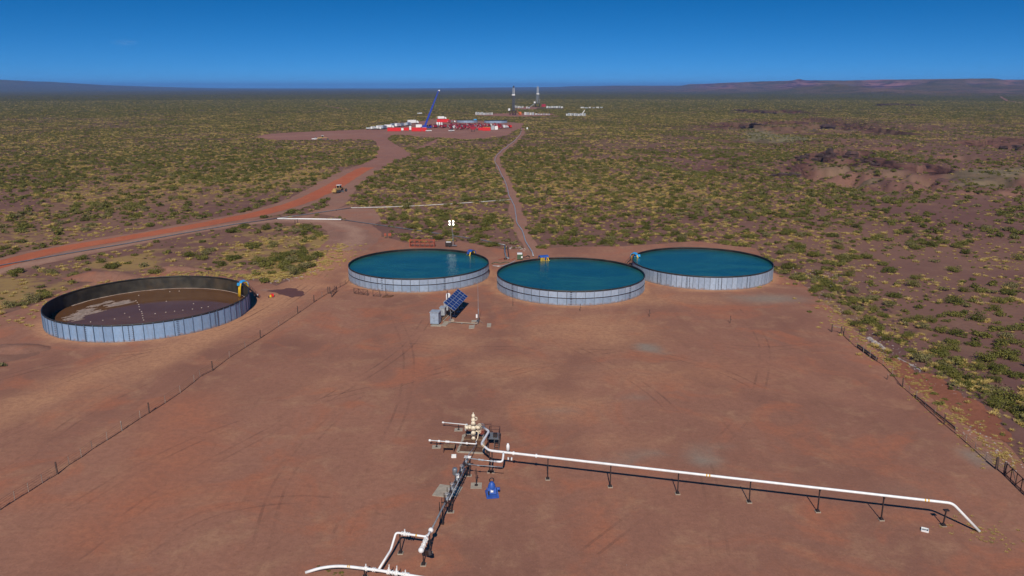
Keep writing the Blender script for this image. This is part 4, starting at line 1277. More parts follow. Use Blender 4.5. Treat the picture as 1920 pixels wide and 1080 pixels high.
small_line('flow_line', 'long thin white pipe with couplings running left from the front of the plank mat', [at(804.5, 825.5, 1.0), at(893.5, 832.6, .9), (WB.x + .45, WB.y - 2.1, .75)], .085, 'white_paint', [(.13, 1), (.46, 0)], (.015, .18, .31, .345, .67))
small_line('flow_line', 'thin galvanised pipe sloping from the wellhead down to the grey valve line', [at(894.0, 832.5, .8), at(879, 852, 2.0), at(877.7, 858, 2.35)], .06, 'light_steel', [])
p = at(842, 846.5)
t = thing('workbench', 'tan wooden bench in front of the thin white pipe by the plank mat', 'bench', p, -.05)
for k in range(4): MB().box((0, -.42 + k * .28, .85), (1.7, .265, .07)).build('board', M['timber_pale'], t)
for sx in (-1, 1):
    for sy in (-1, 1): MB().box((sx * .72, sy * .42, .41), (.12, .12, .81)).build('leg', M['brown_steel'], t)
MB().box((0, .42, .5), (1.5, .06, .12)).build('stretcher', M['brown_steel'], t)
def open_box(name, label, px, py, w_, d_, h_, rz):
    t = thing(name, label, 'box', at(px, py), rz)
    for s in (-1, 1):
        MB().box((s * w_ / 2, 0, h_ / 2), (.06, d_, h_)).build('side', M['white_paint'], t)
        MB().box((0, s * (d_ / 2), h_ / 2), (w_ - .065, .06, h_)).build('end', M['white_paint'], t)
    MB().box((0, 0, .04), (w_ - .07, d_ - .07, .05)).build('bottom', M['grey_steel'], t)
open_box('open_box', 'small white open box on the soil in front of the bench', 851, 857, .62, .55, .3, .05)
open_box('open_box', 'small white open box on the soil below the right end of the long white pipe', 1734, 995, .75, .7, .22, -.5)
p = at(952.4, 851)
t = thing('white_drum', 'upright white drum on a stand behind the start of the long white pipe', 'drum', p)
MB().lathe([(.18, .55), (.24, .6), (.24, 1.35), (.15, 1.45), (.15, 1.6), (.02, 1.63)], 14).build('shell', M['white_paint'], t, True)
for k in range(3): MB().bar((.15 * math.cos(k * 2.1), .15 * math.sin(k * 2.1), 0), (.15 * math.cos(k * 2.1), .15 * math.sin(k * 2.1), .56), .05).build('leg', M['dark_steel'], t)
p = at(956, 862.5)
t = thing('valve_box', 'small white and dark fitting on the soil just below the long white pipe', 'fitting', p)
MB().box((-.22, 0, .18), (.2, .3, .36)).build('block', M['white_paint'], t)
MB().box((.24, 0, .18), (.2, .3, .36)).build('block', M['white_paint'], t)
MB().tube([(-.2, 0, .25), (.22, 0, .25)], .12, 8).build('barrel', M['dark_steel'], t)

# steel platform with caged ladder behind the pipe
p = at(926, 838)
t = thing('access_platform', 'dark steel work platform with railed ladder right of the wellhead', 'platform', p, -.08)
b = MB()
for sx in (-1, 1):
    for y in (-.5, 1.6): b.bar((sx * .75, y, 0), (sx * .75, y, 1.5), .10)
b.build('leg', M['dark_steel'], t)
for k in range(6): MB().box((0, -.42 + k * .38, 1.5), (1.6, .33, .06)).build('deck_plank', M['grey_steel'], t)
for sx in (-1, 1):
    b = MB()
    for z in (2.0, 2.55): b.bar((sx * .75, -.5, z), (sx * .75, 1.6, z), .06)
    for y in (-.5, .55, 1.6): b.bar((sx * .75, y, 1.5), (sx * .75, y, 2.55), .07)
    b.build('handrail', M['brown_steel'], t)
b = MB()
for z in (2.0, 2.55): b.bar((-.75, 1.6, z), (.75, 1.6, z), .06)
b.build('handrail', M['brown_steel'], t)
b = MB()
for sx in (-1, 1): b.bar((sx * .35 + .5, -1.6, 0), (sx * .35 + .5, -.5, 1.6), .08)
for k in range(5): b.bar((.15, -1.45 + k * .21, .22 + k * .30), (.85, -1.45 + k * .21, .22 + k * .30), .07)
b.build('ladder', M['dark_steel'], t)
MB().box((.2, .1, 1.85), (.6, .5, .55)).build('tool_box', M['dark_steel'], t)
p = at(909.5, 826)
t = thing('pump_gantry', 'tall brown steel gantry between the wellhead and the work platform', 'steel frame', p)
for sx in (0, 1): MB().bar((sx * .9, 0, 0), (sx * .9, 0, 2.7), .12).build('post', M['brown_steel'], t)
for z in (1.2, 2.6): MB().bar((0, 0, z), (.9, 0, z), .10).build('beam', M['brown_steel'], t)
MB().bar((.45, 0, .1), (.45, 0, 1.2), .35, .35).build('pump_column', M['dark_steel'], t)
p = at(912, 850)
t = thing('hand_winch', 'dark hand winch with a wheel under the bend of the white pipe', 'winch', p)
b = MB(); torus(b, (0, 0, .75), .32, .06, 'x'); b.bar((0, -.32, .75), (0, .32, .75), .05); b.bar((0, 0, .43), (0, 0, 1.07), .05); b.build('wheel', M['dark_steel'], t)
MB().box((.15, .1, .3), (.35, .5, .6)).build('housing', M['dark_steel'], t)
MB().bar((.1, -.5, .05), (.5, -1.5, .05), .28, .1).build('base', M['dark_steel'], t)

# ------------------------------------------------------------------ the long white pipe
PZ = 3.22
pts = [at(905.2, 800.7, 2.25), at(916.8, 808.6, 2.75), at(902.4, 832.4, PZ - .1), at(917.2, 844.7, PZ), at(1786, 943.6, PZ), at(1836.5, 996.5, .14)]
o = Vector((WB.x, WB.y, 0))
t = thing('white_pipeline', 'long raised white pipe on dark posts running right from the wellhead', 'pipeline', o)
P = [p - o for p in pts]
MB().tube(fillet(P, .55, 4), .165, 12).build('pipe', M['white_paint'], t, True)
d = (P[4] - P[3]).normalized()
L0 = (P[4] - P[3]).length
for f in (.06, .115):
    c = P[3] + d * L0 * f; MB().tube([c - d * .10, c + d * .10], .26, 14).build('flange', M['white_paint'], t)
for px in (1328, 1738, 908):
    f = (px - 917.2) / (1786 - 917.2)
    q = at(px, 844.7 + (943.6 - 844.7) * f, PZ) - o if f > 0 else P[2].lerp(P[3], .35)
    dd = d if f > 0 else (P[3] - P[2]).normalized()
    for s in (-.18, .18):
        MB().tube([q + dd * (s - .08), q + dd * (s + .08)], .172, 12).build('yellow_band', M['yellow_band'], t, True)
def t_post(base, zt, parent, o, name='support', pad=True, tee=.5, lean=0):
    s = thing(name, None, None); s.parent = parent; s.location = (base.x - o.x, base.y - o.y, 0)
    MB().bar((0, 0, .1), (lean, 0, zt), .13).build('post', M['dark_steel'], s)
    if tee: MB().bar((lean - .0, -tee / 2, zt + .02), (lean, tee / 2, zt + .02), .12).build('saddle', M['dark_steel'], s)
    b = MB(); b.box((0, 0, .15), (.46, .46, .10)); b.box((0, 0, .25), (.3, .3, .16)); b.build('foot_plate', M['dark_steel'], s)
    MB().box((0, 0, .04), (.62, .62, .12)).build('concrete_block', M['concrete'], s)
    return s
for bx, by in [(1027, 899), (1144, 913), (1270.3, 926), (1404.4, 942), (1532.8, 959.7), (1652, 975)]:
    t_post(at(bx, by), PZ - .2, t, o)
for dx in (-2.5, 2.5): t_post(at(920.3 + dx, 885.6), PZ - .2, t, o)
sp = thing('pipe_stand', 'short dark stand with a flat cradle under the sloping right end of the white pipe', 'pipe stand', at(1768, 985.5))
MB().bar((0, 0, .1), (.12, 0, 2.0), .13).build('post', M['dark_steel'], sp)
MB().box((.12, 0, 2.05), (.62, .42, .12)).build('cradle', M['dark_steel'], sp)
MB().box((0, 0, .12), (.5, .5, .2)).build('foot_plate', M['dark_steel'], sp)
MB().box((0, 0, .02), (.64, .64, .06)).build('concrete_block', M['concrete'], sp)
q0 = at(944, 848, PZ)
P2 = [q0, at(943.5, 858, PZ - .35), at(941.5, 866.2, 2.6), at(930.7, 865.3, 2.6)]
MB().tube(fillet([p - o for p in P2], .4, 4), .14, 10).build('branch_pipe', M['white_paint'], t, True)
small_line('bypass_line', 'upper of two thin pink-grey pipes between the white branch and the grey valve line', [at(929, 865.2, 2.6), at(905, 862.6, 2.6), at(881.5, 859.5, 2.55)], .07, 'light_steel', [], (.02, .14, .5, .62))
tl = small_line('bypass_line', 'lower thin dark pipe on a stand, its right stretch standing in for a shadow', [at(943, 876, 2.45), at(915, 873.5, 2.5), at(896, 872.5, 2.5), at(874, 869.5, 2.5)], .06, 'grey_steel', [], (.3, .66, .9))  # left part is pipe; right stretch is a shadow line built as pipe
p = at(893, 911)
t = thing('pipe_stand', 'dark T-shaped pipe stand on a square concrete slab left of the blue machine', 'pipe stand', p)
MB().bar((0, 0, .05), (0, 0, 2.45), .11).build('post', M['dark_steel'], t)
MB().bar((-.3, 0, 1.85), (.25, 0, 1.85), .06).build('arm', M['dark_steel'], t)
MB().box((0, 0, .02), (1.45, 1.6, .06)).build('concrete_slab', M['concrete'], t)
MB().box((0, 0, .12), (.4, .4, .12)).build('foot_plate', M['dark_steel'], t)

# ------------------------------------------------------------------ the grey valve line
GZ = 2.45
g0, g1 = at(877.5, 859, GZ), at(808.5, 994, GZ)
o = Vector((g0.x, g0.y, 0))
t = thing('valve_line', 'grey pipe line clustered with valves between the wellhead and the white bends', 'pipe line', o)
G0, G1 = g0 - o, g1 - o
d = (G1 - G0).normalized(); LG = (G1 - G0).length
sd = Vector((-d.y, d.x, 0))
MB().tube([G0, G1], .11, 8).build('pipe', M['grey_steel'], t, True)
MB().tube([G0 + d * 3 + sd * .32 + Vector((0, 0, .05)), G0 + d * LG * .62 + sd * .32], .07, 6).build('side_pipe', M['light_steel'], t, True)
MB().tube([G0 + d * 1 - sd * .30, G0 + d * LG * .5 - sd * .3 - Vector((0, 0, .2))], .06, 6).build('side_pipe', M['grey_steel'], t, True)
for i, s in enumerate(np.linspace(.02, .66, 15)):
    c = G0 + d * LG * s
    b = MB()
    b.box(c, (.34 + .1 * (i % 2), .30, .34), rz=math.atan2(d.y, d.x))
    b.tube([c + Vector((0, 0, .1)), c + Vector((0, 0, .45 + .25 * (i % 3)))], .05, 6)
    if i % 3 == 1: torus(b, (c.x, c.y, c.z + .75), .2, .035, 'z', 12, 5)
    if i % 4 == 2: b.bar(c + sd * .5, c - sd * .5, .09)
    b.build('valve', M[('grey_steel', 'light_steel', 'dark_steel')[i % 3]], t)
for s in (.0, .02):
    c = G0 + d * LG * s + Vector((0, 0, .25)); MB().tube([c - sd * .45, c + sd * .45], .08, 6).build('cross_bar', M['white_paint'], t)
c = G0 + d * LG * .275 - sd * .55
b = MB(); b.lathe([(.26, -.1), (.33, 0), (.33, .75), (.26, .85), (.05, .87)], 14, c + Vector((0, 0, .15))); b.tube([c + Vector((0, 0, .05)), G0 + d * LG * .275], .1, 6)
b.build('actuator', M['grey_steel'], t, True)
c = G0 + d * LG * .325
MB().box(c + Vector((.05, 0, .42)), (.36, .34, .42)).build('junction_box', M['white_paint'], t)
for s in (.44, .52, .60, .66, .72):
    c = G0 + d * LG * s - sd * .42
    MB().tube([c + Vector((0, 0, -1.3 if s > .5 else -.6)), c + Vector((0, 0, .65))], .045, 5).build('stem', M['dark_steel'], t)
for bx, by in [(878, 892), (844.4, 960), (828, 983)]:
    for dx in (-.16, .16):
        pb = at(bx, by)
        s = thing('support', None, None); s.parent = t; s.location = (pb.x + dx - o.x, pb.y - o.y, 0)
        MB().bar((0, 0, .1), (0, 0, GZ - .15), .12).build('post', M['dark_steel'], s)
        MB().box((0, 0, .15), (.28, .4, .18)).build('foot_plate', M['dark_steel'], s)
    if bx != 828: MB().box((pb.x - o.x, pb.y - o.y, .02), (.95, .65, .06)).build('concrete_block', M['concrete'], t)
slab(832, 921, 2.1, 3.0, 'large tan concrete pad under the valves of the grey line', -.25, .1)
slab(854, 922, 1.2, 2.6, 'narrow tan concrete pad right of the valves of the grey line', -.25, .1)

# ------------------------------------------------------------------ white bends at the bottom of the picture
o = at(751, 1037.6)
t = thing('white_bends', 'white pipework with flanged valves and two ball caps on dark posts at the lower edge', 'pipework', o)
Z1 = 2.5
R0 = [at(808, 994, Z1 + .1), at(800.6, 1006.5, Z1), at(742.5, 998.5, Z1), at(732.8, 1031, 1.15), at(710.2, 1067.5, .95)]
W_ = [p - o for p in R0]
MB().tube(fillet(W_, .3, 4), .125, 10).build('pipe', M['white_paint'], t, True)
def ball(b, c, r):
    pr = [(max(r * math.sin(a), .001), -r * math.cos(a)) for a in np.linspace(0, PI, 9)]
    return b.lathe(pr, 14, c)
MB_ = MB(); ball(MB_, W_[0], .30); MB_.build('ball_cap', M['white_paint'], t, True)
S_ = [W_[1], at(795.5, 1020, Z1 - .25) - o, at(789.8, 1031.5, Z1 - .45) - o]
MB().tube(S_, .11, 10).build('branch_pipe', M['white_paint'], t, True)
MB_ = MB(); ball(MB_, S_[2], .33); MB_.build('ball_cap', M['white_paint'], t, True)
def flanges(a, b2, fr, rad, parent, o, stem=None):
    dd = (b2 - a).normalized(); Ld = (b2 - a).length
    for f in fr:
        c = a + dd * Ld * f - o
        MB().tube([c - dd * .045, c + dd * .045], rad, 12).build('flange', M['white_paint'], parent)
    for f in stem or ():
        c = a + dd * Ld * f - o
        b = MB(); b.box(c, (.3, .28, .34)); b.tube([c, c + Vector((0, 0, .55))], .07, 8); b.build('valve', M['white_paint'], parent)
flanges(R0[2], R0[1], (.2, .26, .31, .37, .43, .98), .24, t, o, (.285,))
flanges(S_[0] + o, S_[2] + o, (.16, .34, .60, .80), .27, t, o, (.47,))
q = R0[2].lerp(R0[1], .66) - o; dd = (R0[1] - R0[2]).normalized()
MB().tube([q - dd * .09, q + dd * .09], .132, 12).build('yellow_band', M['yellow_band'], t, True)
for bx, by, zt in [(751, 1037.6, Z1 - .12), (794, 1059.5, 2.05), (806.5, 1038, Z1 - .1)]:
    t_post(at(bx, by), zt, t, o, tee=.3)
MB().bar(at(798, 1036, 1.2) - o, at(806, 1037, 1.9) - o, .3, .5).build('bracket', M['dark_steel'], t)
Z2 = .95
C_ = [at(573, 1073.5, .12), at(600.8, 1064.8, .62), at(630, 1061.3, .85), at(653, 1062.2, Z2), at(710, 1069.3, Z2), at(766, 1078.5, Z2), at(800, 1084, Z2)]
o = Vector((C_[0].x, C_[0].y, 0))
t = thing('white_pipeline', 'white pipe rising out of the soil in a long curve along the bottom edge', 'pipeline', o)
MB().tube(fillet([p - o for p in C_], 1.2, 4), .16, 12).build('pipe', M['white_paint'], t, True)
for px in (652, 655):
    f = (px - 653) / 57; q = C_[3].lerp(C_[4], f + .01) - o; dd = (C_[4] - C_[3]).normalized()
    MB().tube([q - dd * .05, q + dd * .05], .168, 12).build('yellow_band', M['yellow_band'], t, True)
flanges(C_[3], C_[4], (.55, .62, .82, .88), .25, t, o, (.585,))
flanges(C_[4], C_[5], (.30, .38, .48, .56, .64, .80, .86, .95, 1.0), .27, t, o, (.34, .6, .9))
for f in (.36, .62):
    q = C_[4].lerp(C_[5], f) - o; MB().tube([q, q + Vector((0, 0, .9))], .05, 6).build('valve_stem', M['white_paint'], t)
for bx, by in [(684, 1083), (748, 1092)]: t_post(at(bx, by), Z2 - .1, t, o, tee=.3)

# ------------------------------------------------------------------ blue machine
p = at(922.5, 928)
t = thing('pump_unit', 'bright blue machine with a loop handle on a blue skid beside the grey valve line', 'machine', p, R_(8))
b = MB()
for s in (-1, 1): b.bar((s * .72, -.95, .12), (s * .72, .95, .12), .16, .2)
for y in (-.95, -.3, .95): b.bar((-.72, y, .13), (.72, y, .13), .14, .18)
b.box((0, -.72, .22), (1.4, .5, .05))
b.build('skid', M['sky_blue' if 0 else 'blue_paint'], t)
b = MB(); b.lathe([(.50, .25), (.55, .4), (.52, 1.0), (.42, 1.35), (.30, 1.6), (.18, 1.75), (.02, 1.78)], 16, (0, .25, 0)); b.build('body', M['blue_paint'], t, True)
b = MB(); b.add([(-.55, -.35, .3), (.55, -.35, .3), (.48, -.1, 1.05), (-.48, -.1, 1.05), (-.55, .3, .3), (.55, .3, .3), (.48, .3, 1.05), (-.48, .3, 1.05)],
                [(0, 1, 2, 3), (1, 5, 6, 2), (5, 4, 7, 6), (4, 0, 3, 7), (3, 2, 6, 7), (0, 4, 5, 1)]); b.build('housing', M['blue_paint'], t)
b = MB(); b.add([(-.2, -.34, .55), (.14, -.34, .55), (.12, -.22, .95), (-.18, -.22, .95), (-.2, -.30, .55), (.14, -.30, .55), (.12, -.18, .95), (-.18, -.18, .95)],
                [(0, 1, 2, 3), (1, 5, 6, 2), (4, 0, 3, 7), (3, 2, 6, 7)]); b.build('name_plate', M['white_paint'], t)
b = MB(); torus(b, (0, .3, 1.95), .28, .07, 'y', 16, 6); b.build('loop_handle', M['dark_steel'], t, True)
MB().tube([(-.45, -.45, .3), (-.45, -.35, .75)], .1, 8).build('motor', M['dark_steel'], t)
b = MB(); b.tube([(.62, .1, .75), (.95, .1, .75)], .2, 12); torus(b, (.98, .1, .75), .2, .05, 'x', 12, 5); b.build('outlet', M['blue_paint'], t)
b = MB()
for s in (-1, 1):
    b.bar((s * .68, -.9, .2), (s * .62, .1, 1.0), .08); b.bar((s * .62, .1, 1.0), (s * .62, .9, .2), .08)
b.build('guard_frame', M['blue_paint'], t)

# ================================================================== BEHIND THE TANKS
p = at(846.5, 462.5)
t = thing('light_tower', 'mobile lighting mast with four lit round lamps behind the left full tank', 'light tower', p)
MB().box((-.9, 0, .95), (2.2, 1.3, 1.1)).build('generator_box', M['dark_steel'], t)
MB().box((-.9, -.2, 1.6), (1.6, .9, .16)).build('lid', M['white_paint'], t)
MB().box((0, 0, .42), (3.6, .9, .14)).build('chassis', M['grey_steel'], t)
for s in (-1, 1): MB().tube([(-.6, s * .72, .35), (-.6, s * .9, .35)], .35, 12).build('wheel', M['rubber'], t)
MB().bar((.55, 0, .4), (.55, 0, 4.2), .22).build('mast_base', M['grey_steel'], t)
MB().bar((.4, 0, 4.2), (.3, 0, 8.0), .13).build('mast', M['grey_steel'], t)
MB().bar((-.55, -.05, 8.0), (1.0, -.05, 8.0), .12).build('lamp_bar', M['grey_steel'], t)
for sx in (-.45, .75):
    for z in (8.40, 7.42):
        b = MB(); b.tube([(sx, -.12, z), (sx, .18, z)], [.31, .2], 16)
        l_ = b.build('lamp', M['grey_steel'], t)
        MB().tube([(sx, -.16, z), (sx, -.13, z)], .29, 16).build('lens', M['lamp_lit'], l_)
def rack(px0, px1, py, h, label):
    a, b_ = at(px0, py), at(px1, py + .5)
    Ln = (b_ - a).length
    t = thing('steel_rack', label, 'steel rack', a, math.atan2(b_.y - a.y, b_.x - a.x))
    for y in (0, 1.4):
        for z in (.1, h * .55, h): MB().bar((0, y, z), (Ln, y, z), .16).build('rail', M['rust_red'], t)
        for k in range(6):
            x = Ln * k / 5
            MB().bar((x, y, 0), (x, y, h + (.3 if k in (0, 5) else 0)), .22 if k in (0, 5) else .12).build('upright', M['rust_red'], t)
        for k in range(5):
            MB().bar((Ln * k / 5, y, .1), (Ln * (k + 1) / 5, y, h), .08).build('brace', M['rust_red'], t)
    for k in range(6): MB().bar((Ln * k / 5, 0, h * .55), (Ln * k / 5, 1.4, h * .55), .1).build('cross_bar', M['rust_red'], t)
rack(768.5, 814, 463.5, 2.3, 'long rusty red steel rack lying behind the left full tank')
for px, py, w_ in ((722.5, 447, .7), (731, 447, 1.0)):
    t = thing('sign_board', ('smaller' if w_ < .9 else 'larger') + ' dark red-brown board on pale legs beside the track behind the left full tank', 'board', at(px, py), .2, 'pair of boards beside the track')
    MB().box((0, 0, 1.35), (w_, .12, .95)).build('board', M['rust_red'], t)
    for s in (-1, 1): MB().bar((s * w_ * .35, .1, 0), (s * w_ * .35, .1, 1.2), .12).build('leg', M['timber_pale'], t)
p = at(975, 486.5)
t = thing('pump_set', 'dark green pump set with a white roof behind the left rim of the middle tank', 'pump', p)
MB().box((0, 0, .95), (1.7, 1.5, 1.5)).build('cabinet', M['green_paint'], t)
MB().box((-.1, 0, 1.85), (1.5, 1.4, .3)).build('roof', M['white_paint'], t)
MB().box((.55, -.77, .9), (.45, .04, .5)).build('label_plate', M['white_paint'], t)
MB().tube(fillet([(.85, 0, .7), (1.8, 0, .8), (2.4, .3, 1.2), (3.0, .4, .6)], .4), .16, 8).build('suction_pipe', M['dark_steel'], t, True)
for s in (-1, 1): MB().bar((s * .75, -.8, .1), (s * .75, .8, .1), .14).build('skid', M['dark_steel'], t)
p = at(950, 486)
t = thing('pipe_riser', 'tall grey pipe riser at the end of the grey line between two tanks', 'pipe riser', p)
q = at(946.5, 461.5, 1.2) - p
MB().tube(fillet([(0, -.2, .3), (q.x * .5 - .3, q.y * .5, .8), (q.x, q.y, 1.2)], .4), .22, 8).build('pipe', M['grey_steel'], t, True)
MB().tube([(.7, 0, .25), (q.x + .9, q.y, 1.0)], .14, 6).build('side_pipe', M['dark_steel'], t)
for k in (0, .5, 1): MB().bar((q.x * k, q.y * k, 0), (q.x * k, q.y * k, 1.1), .12).build('leg', M['dark_steel'], t)
for k in range(4):
    c = [(0, -.5, .3), (.5, -.3, .3), (-.6, -.6, .25), (.3, .4, .3)][k]
    MB().box(c, (.5, .35, .45), rz=k).build('valve', M['light_steel' if k % 2 else 'dark_steel'], t)
for k, (pp, mt, lab) in enumerate([([(922, 494), (930, 491.5), (938, 494), (946, 491), (955, 492)], 'green_paint', 'dark green hose on the soil between the left and middle tanks'),
                                   ([(924, 498), (936, 499.5), (948, 497), (958, 493), (966, 489)], 'light_steel', 'pale hose on the soil curving between the left and middle tanks'),
                                   ([(935, 487), (948, 484), (958, 488), (966, 484)], 'rust_red', 'reddish hose on the soil beside the pipe riser')]):
    P = [at(a, c, .1) for a, c in pp]
    tag(MB().tube(fillet(P, 1.5, 5), .11, 6).build('hose', M[mt]), lab, 'hose')
p = at(508.5, 557)
t = thing('small_pump', 'tiny red and yellow-green pump beside the wet soil right of the drained tank', 'pump', p, .3)
MB().box((.3, .1, .45), (.7, .6, .7)).build('engine', M['red_paint'], t)
MB().box((-.15, -.35, .35), (.45, .35, .55)).build('fuel_tank', M['hose_yellow'], t)
MB().box((0, 0, .06), (1.4, 1.0, .12)).build('skid', M['dark_steel'], t)
p = at(483, 556)
t = thing('hose_coupling', 'small dark and white pump fitting at the shadowed foot of the drained tank', 'fitting', p)
MB().tube([(-.6, 0, .25), (.6, .1, .25)], .2, 8).build('barrel', M['rust_red'], t)
MB().box((.1, -.1, .5), (.3, .3, .3)).build('cap', M['white_paint'], t)

# ------------------------------------------------------------------ pipelines over the desert
def long_pipe(name, label, px, r, mat, z=.22, group='pipelines laid over the desert', step=12, wob=.35, feet=True):
    P = [at(a, c, z) for a, c in px]
    pts = [P[0]]
    for a, b_ in zip(P[:-1], P[1:]):
        k = max(1, int((b_ - a).length / step))
        for j in range(1, k + 1):
            q = a.lerp(b_, j / k)
            q.x += (vnoise(np.array([q.x * .05]), np.array([q.y * .05]), 4)[0] - .5) * wob * 2
            pts.append(q)
    o = Vector((pts[0].x, pts[0].y, 0))
    t = thing(name, label, 'pipeline', o, 0, group)
    MB().tube([p - o for p in pts], r, 6).build('pipe', M[mat], t, True)
    if feet:
        b = MB()
        for p in pts[::2]: b.box(p - o - Vector((0, 0, z / 2 + .03)), (.5, .25, z))
        tag(b.build('pipe_rest', M['dark_steel'], t), kind='stuff')
    return t
long_pipe('pipeline', 'grey pipe along the access road from the left edge to the white road crossing', [(-90, 514), (0, 497.5), (120, 476), (240, 456), (340, 438), (440, 420.5), (520, 409.5)], .17, 'grey_steel')
long_pipe('pipeline', 'thick bright white pipe crossing in a straight line at the head of the access road', [(520, 410), (580, 410.6), (640, 411.6)], .27, 'white_paint', .35)
long_pipe('pipeline', 'grey pipe running from the white road crossing towards the rear of the left full tank', [(640, 411.6), (720, 423), (790, 433), (850, 442), (905, 450), (947, 459.5)], .14, 'grey_steel')
long_pipe('pipeline', 'dark grey pipe between the white road crossing and the long white pipe in the scrub', [(520, 409.5), (580, 401), (630, 393.5), (658, 389.5)], .16, 'grey_steel')
long_pipe('pipeline', 'white pipe through the scrub ending at the hose on the footpath', [(658, 389.5), (720, 388.3), (780, 386), (840, 382.5), (900, 378.5), (958, 374)], .19, 'pale_pipe', .3)
long_pipe('pipeline', 'grey pipe winding along the footpath from the distant red trucks to the middle tank', HOSE_PX, .19, 'light_steel', step=6, wob=.5)
for px, py, hh, lab in [(553, 420, 1.6, 'left'), (559, 420, 1.9, 'right')]:
    tag(MB().tube([(0, 0, 0), (.1 if lab == 'left' else -.3, 0, hh)], [.18, .12], 6).build('stump', M['post_wood'], loc=at(px, py)),
        ('shorter' if lab == 'left' else 'taller') + ' of two dark leaning stumps beside the access road bend', 'stump', 'two stumps beside the access road')

# ================================================================== VEHICLES
def wheels(t, xs, ys, r, wd=.35, mat='rubber', sub=True):
    for x in xs:
        for y in ys:
            o = MB().tube([(x, y - wd / 2, r), (x, y + wd / 2, r)], r, 12).build('wheel', M[mat], t)
            if sub: MB().tube([(x, y - wd / 2 - .02, r), (x, y + wd / 2 + .02, r)], r * .5, 8).build('rim', M['grey_steel'], o)

def grader(label, loc, rz, group='road graders'):
    t = thing('road_grader', label, 'grader', loc, rz, group)   # faces +x
    wheels(t, (-2.4, -.9), (-1.0, 1.0), .68, .45); wheels(t, (4.2,), (-1.0, 1.0), .68, .42)
    MB().box((-1.9, 0, 1.45), (2.9, 1.5, 1.2)).build('engine_hood', M['machine_yellow'], t)
    b = MB(); b.bar((-.3, 0, 1.35), (2.4, 0, 1.9), .5, .4); b.bar((2.4, 0, 1.9), (4.5, 0, 1.25), .45, .4); b.build('frame', M['machine_yellow'], t)
    MB().box((.35, 0, 2.35), (1.6, 1.5, 1.7)).build('cab', M['machine_yellow'], t)
    for s in (-1, 1): MB().box((.35, s * .76, 2.6), (1.2, .04, 1.0)).build('window', M['glass_dark'], t)
    for s in (-1, 1): MB().box((.35 + s * .81, 0, 2.6), (.04, 1.2, 1.0)).build('window', M['glass_dark'], t)
    MB().box((.35, 0, 3.28), (1.9, 1.8, .16)).build('roof', M['white_paint'], t)
    MB().bar((1.2, -1.9, .5), (2.3, 1.9, .5), .12, .65).build('blade', M['grey_steel'], t)
    MB().box((-3.6, 0, .9), (.5, 2.2, .7)).build('ripper', M['machine_yellow'], t)
    MB().tube([(-1.6, .5, 2.0), (-1.6, .5, 2.9)], .09, 6).build('exhaust', M['dark_steel'], t)
    return t
gq = at(634.5, 361.5)
grader('yellow grader with white cab roof working on the fresh red road', gq + Vector((0, 1.0, 0)), R_(68)).scale = (1.12,) * 3
grader('small dark grader beside the white pickup on the distant red clearing', at(604, 262.5), R_(20)).scale = (1.3,) * 3

def pickup(label, loc, rz, col='white_paint', group='white pickups', s=1.0):
    t = thing('pickup', label, 'pickup', loc, rz, group)
    wheels(t, (-1.6, 1.6), (-.8, .8), .38, .26)
    b = MB(); b.box((0, 0, .75), (5.2, 1.85, .6)); b.box((1.9, 0, 1.1), (1.4, 1.75, .22)); b.build('body', M[col], t)
    b = MB(); b.add([(-.6, -.82, 1.05), (1.3, -.82, 1.05), (.85, -.72, 1.75), (-.4, -.72, 1.75), (-.6, .82, 1.05), (1.3, .82, 1.05), (.85, .72, 1.75), (-.4, .72, 1.75)],
                    [(0, 1, 2, 3), (5, 4, 7, 6), (1, 5, 6, 2), (4, 0, 3, 7), (3, 2, 6, 7)]); b.build('cab', M['glass_dark'], t)
    MB().box((.2, 0, 1.78), (1.3, 1.5, .06)).build('roof', M[col], t)
    t.scale = (s, s, s)
    return t
pickup('white pickup parked on the distant red clearing beside the small dark grader', at(591, 262), .1, s=1.25)

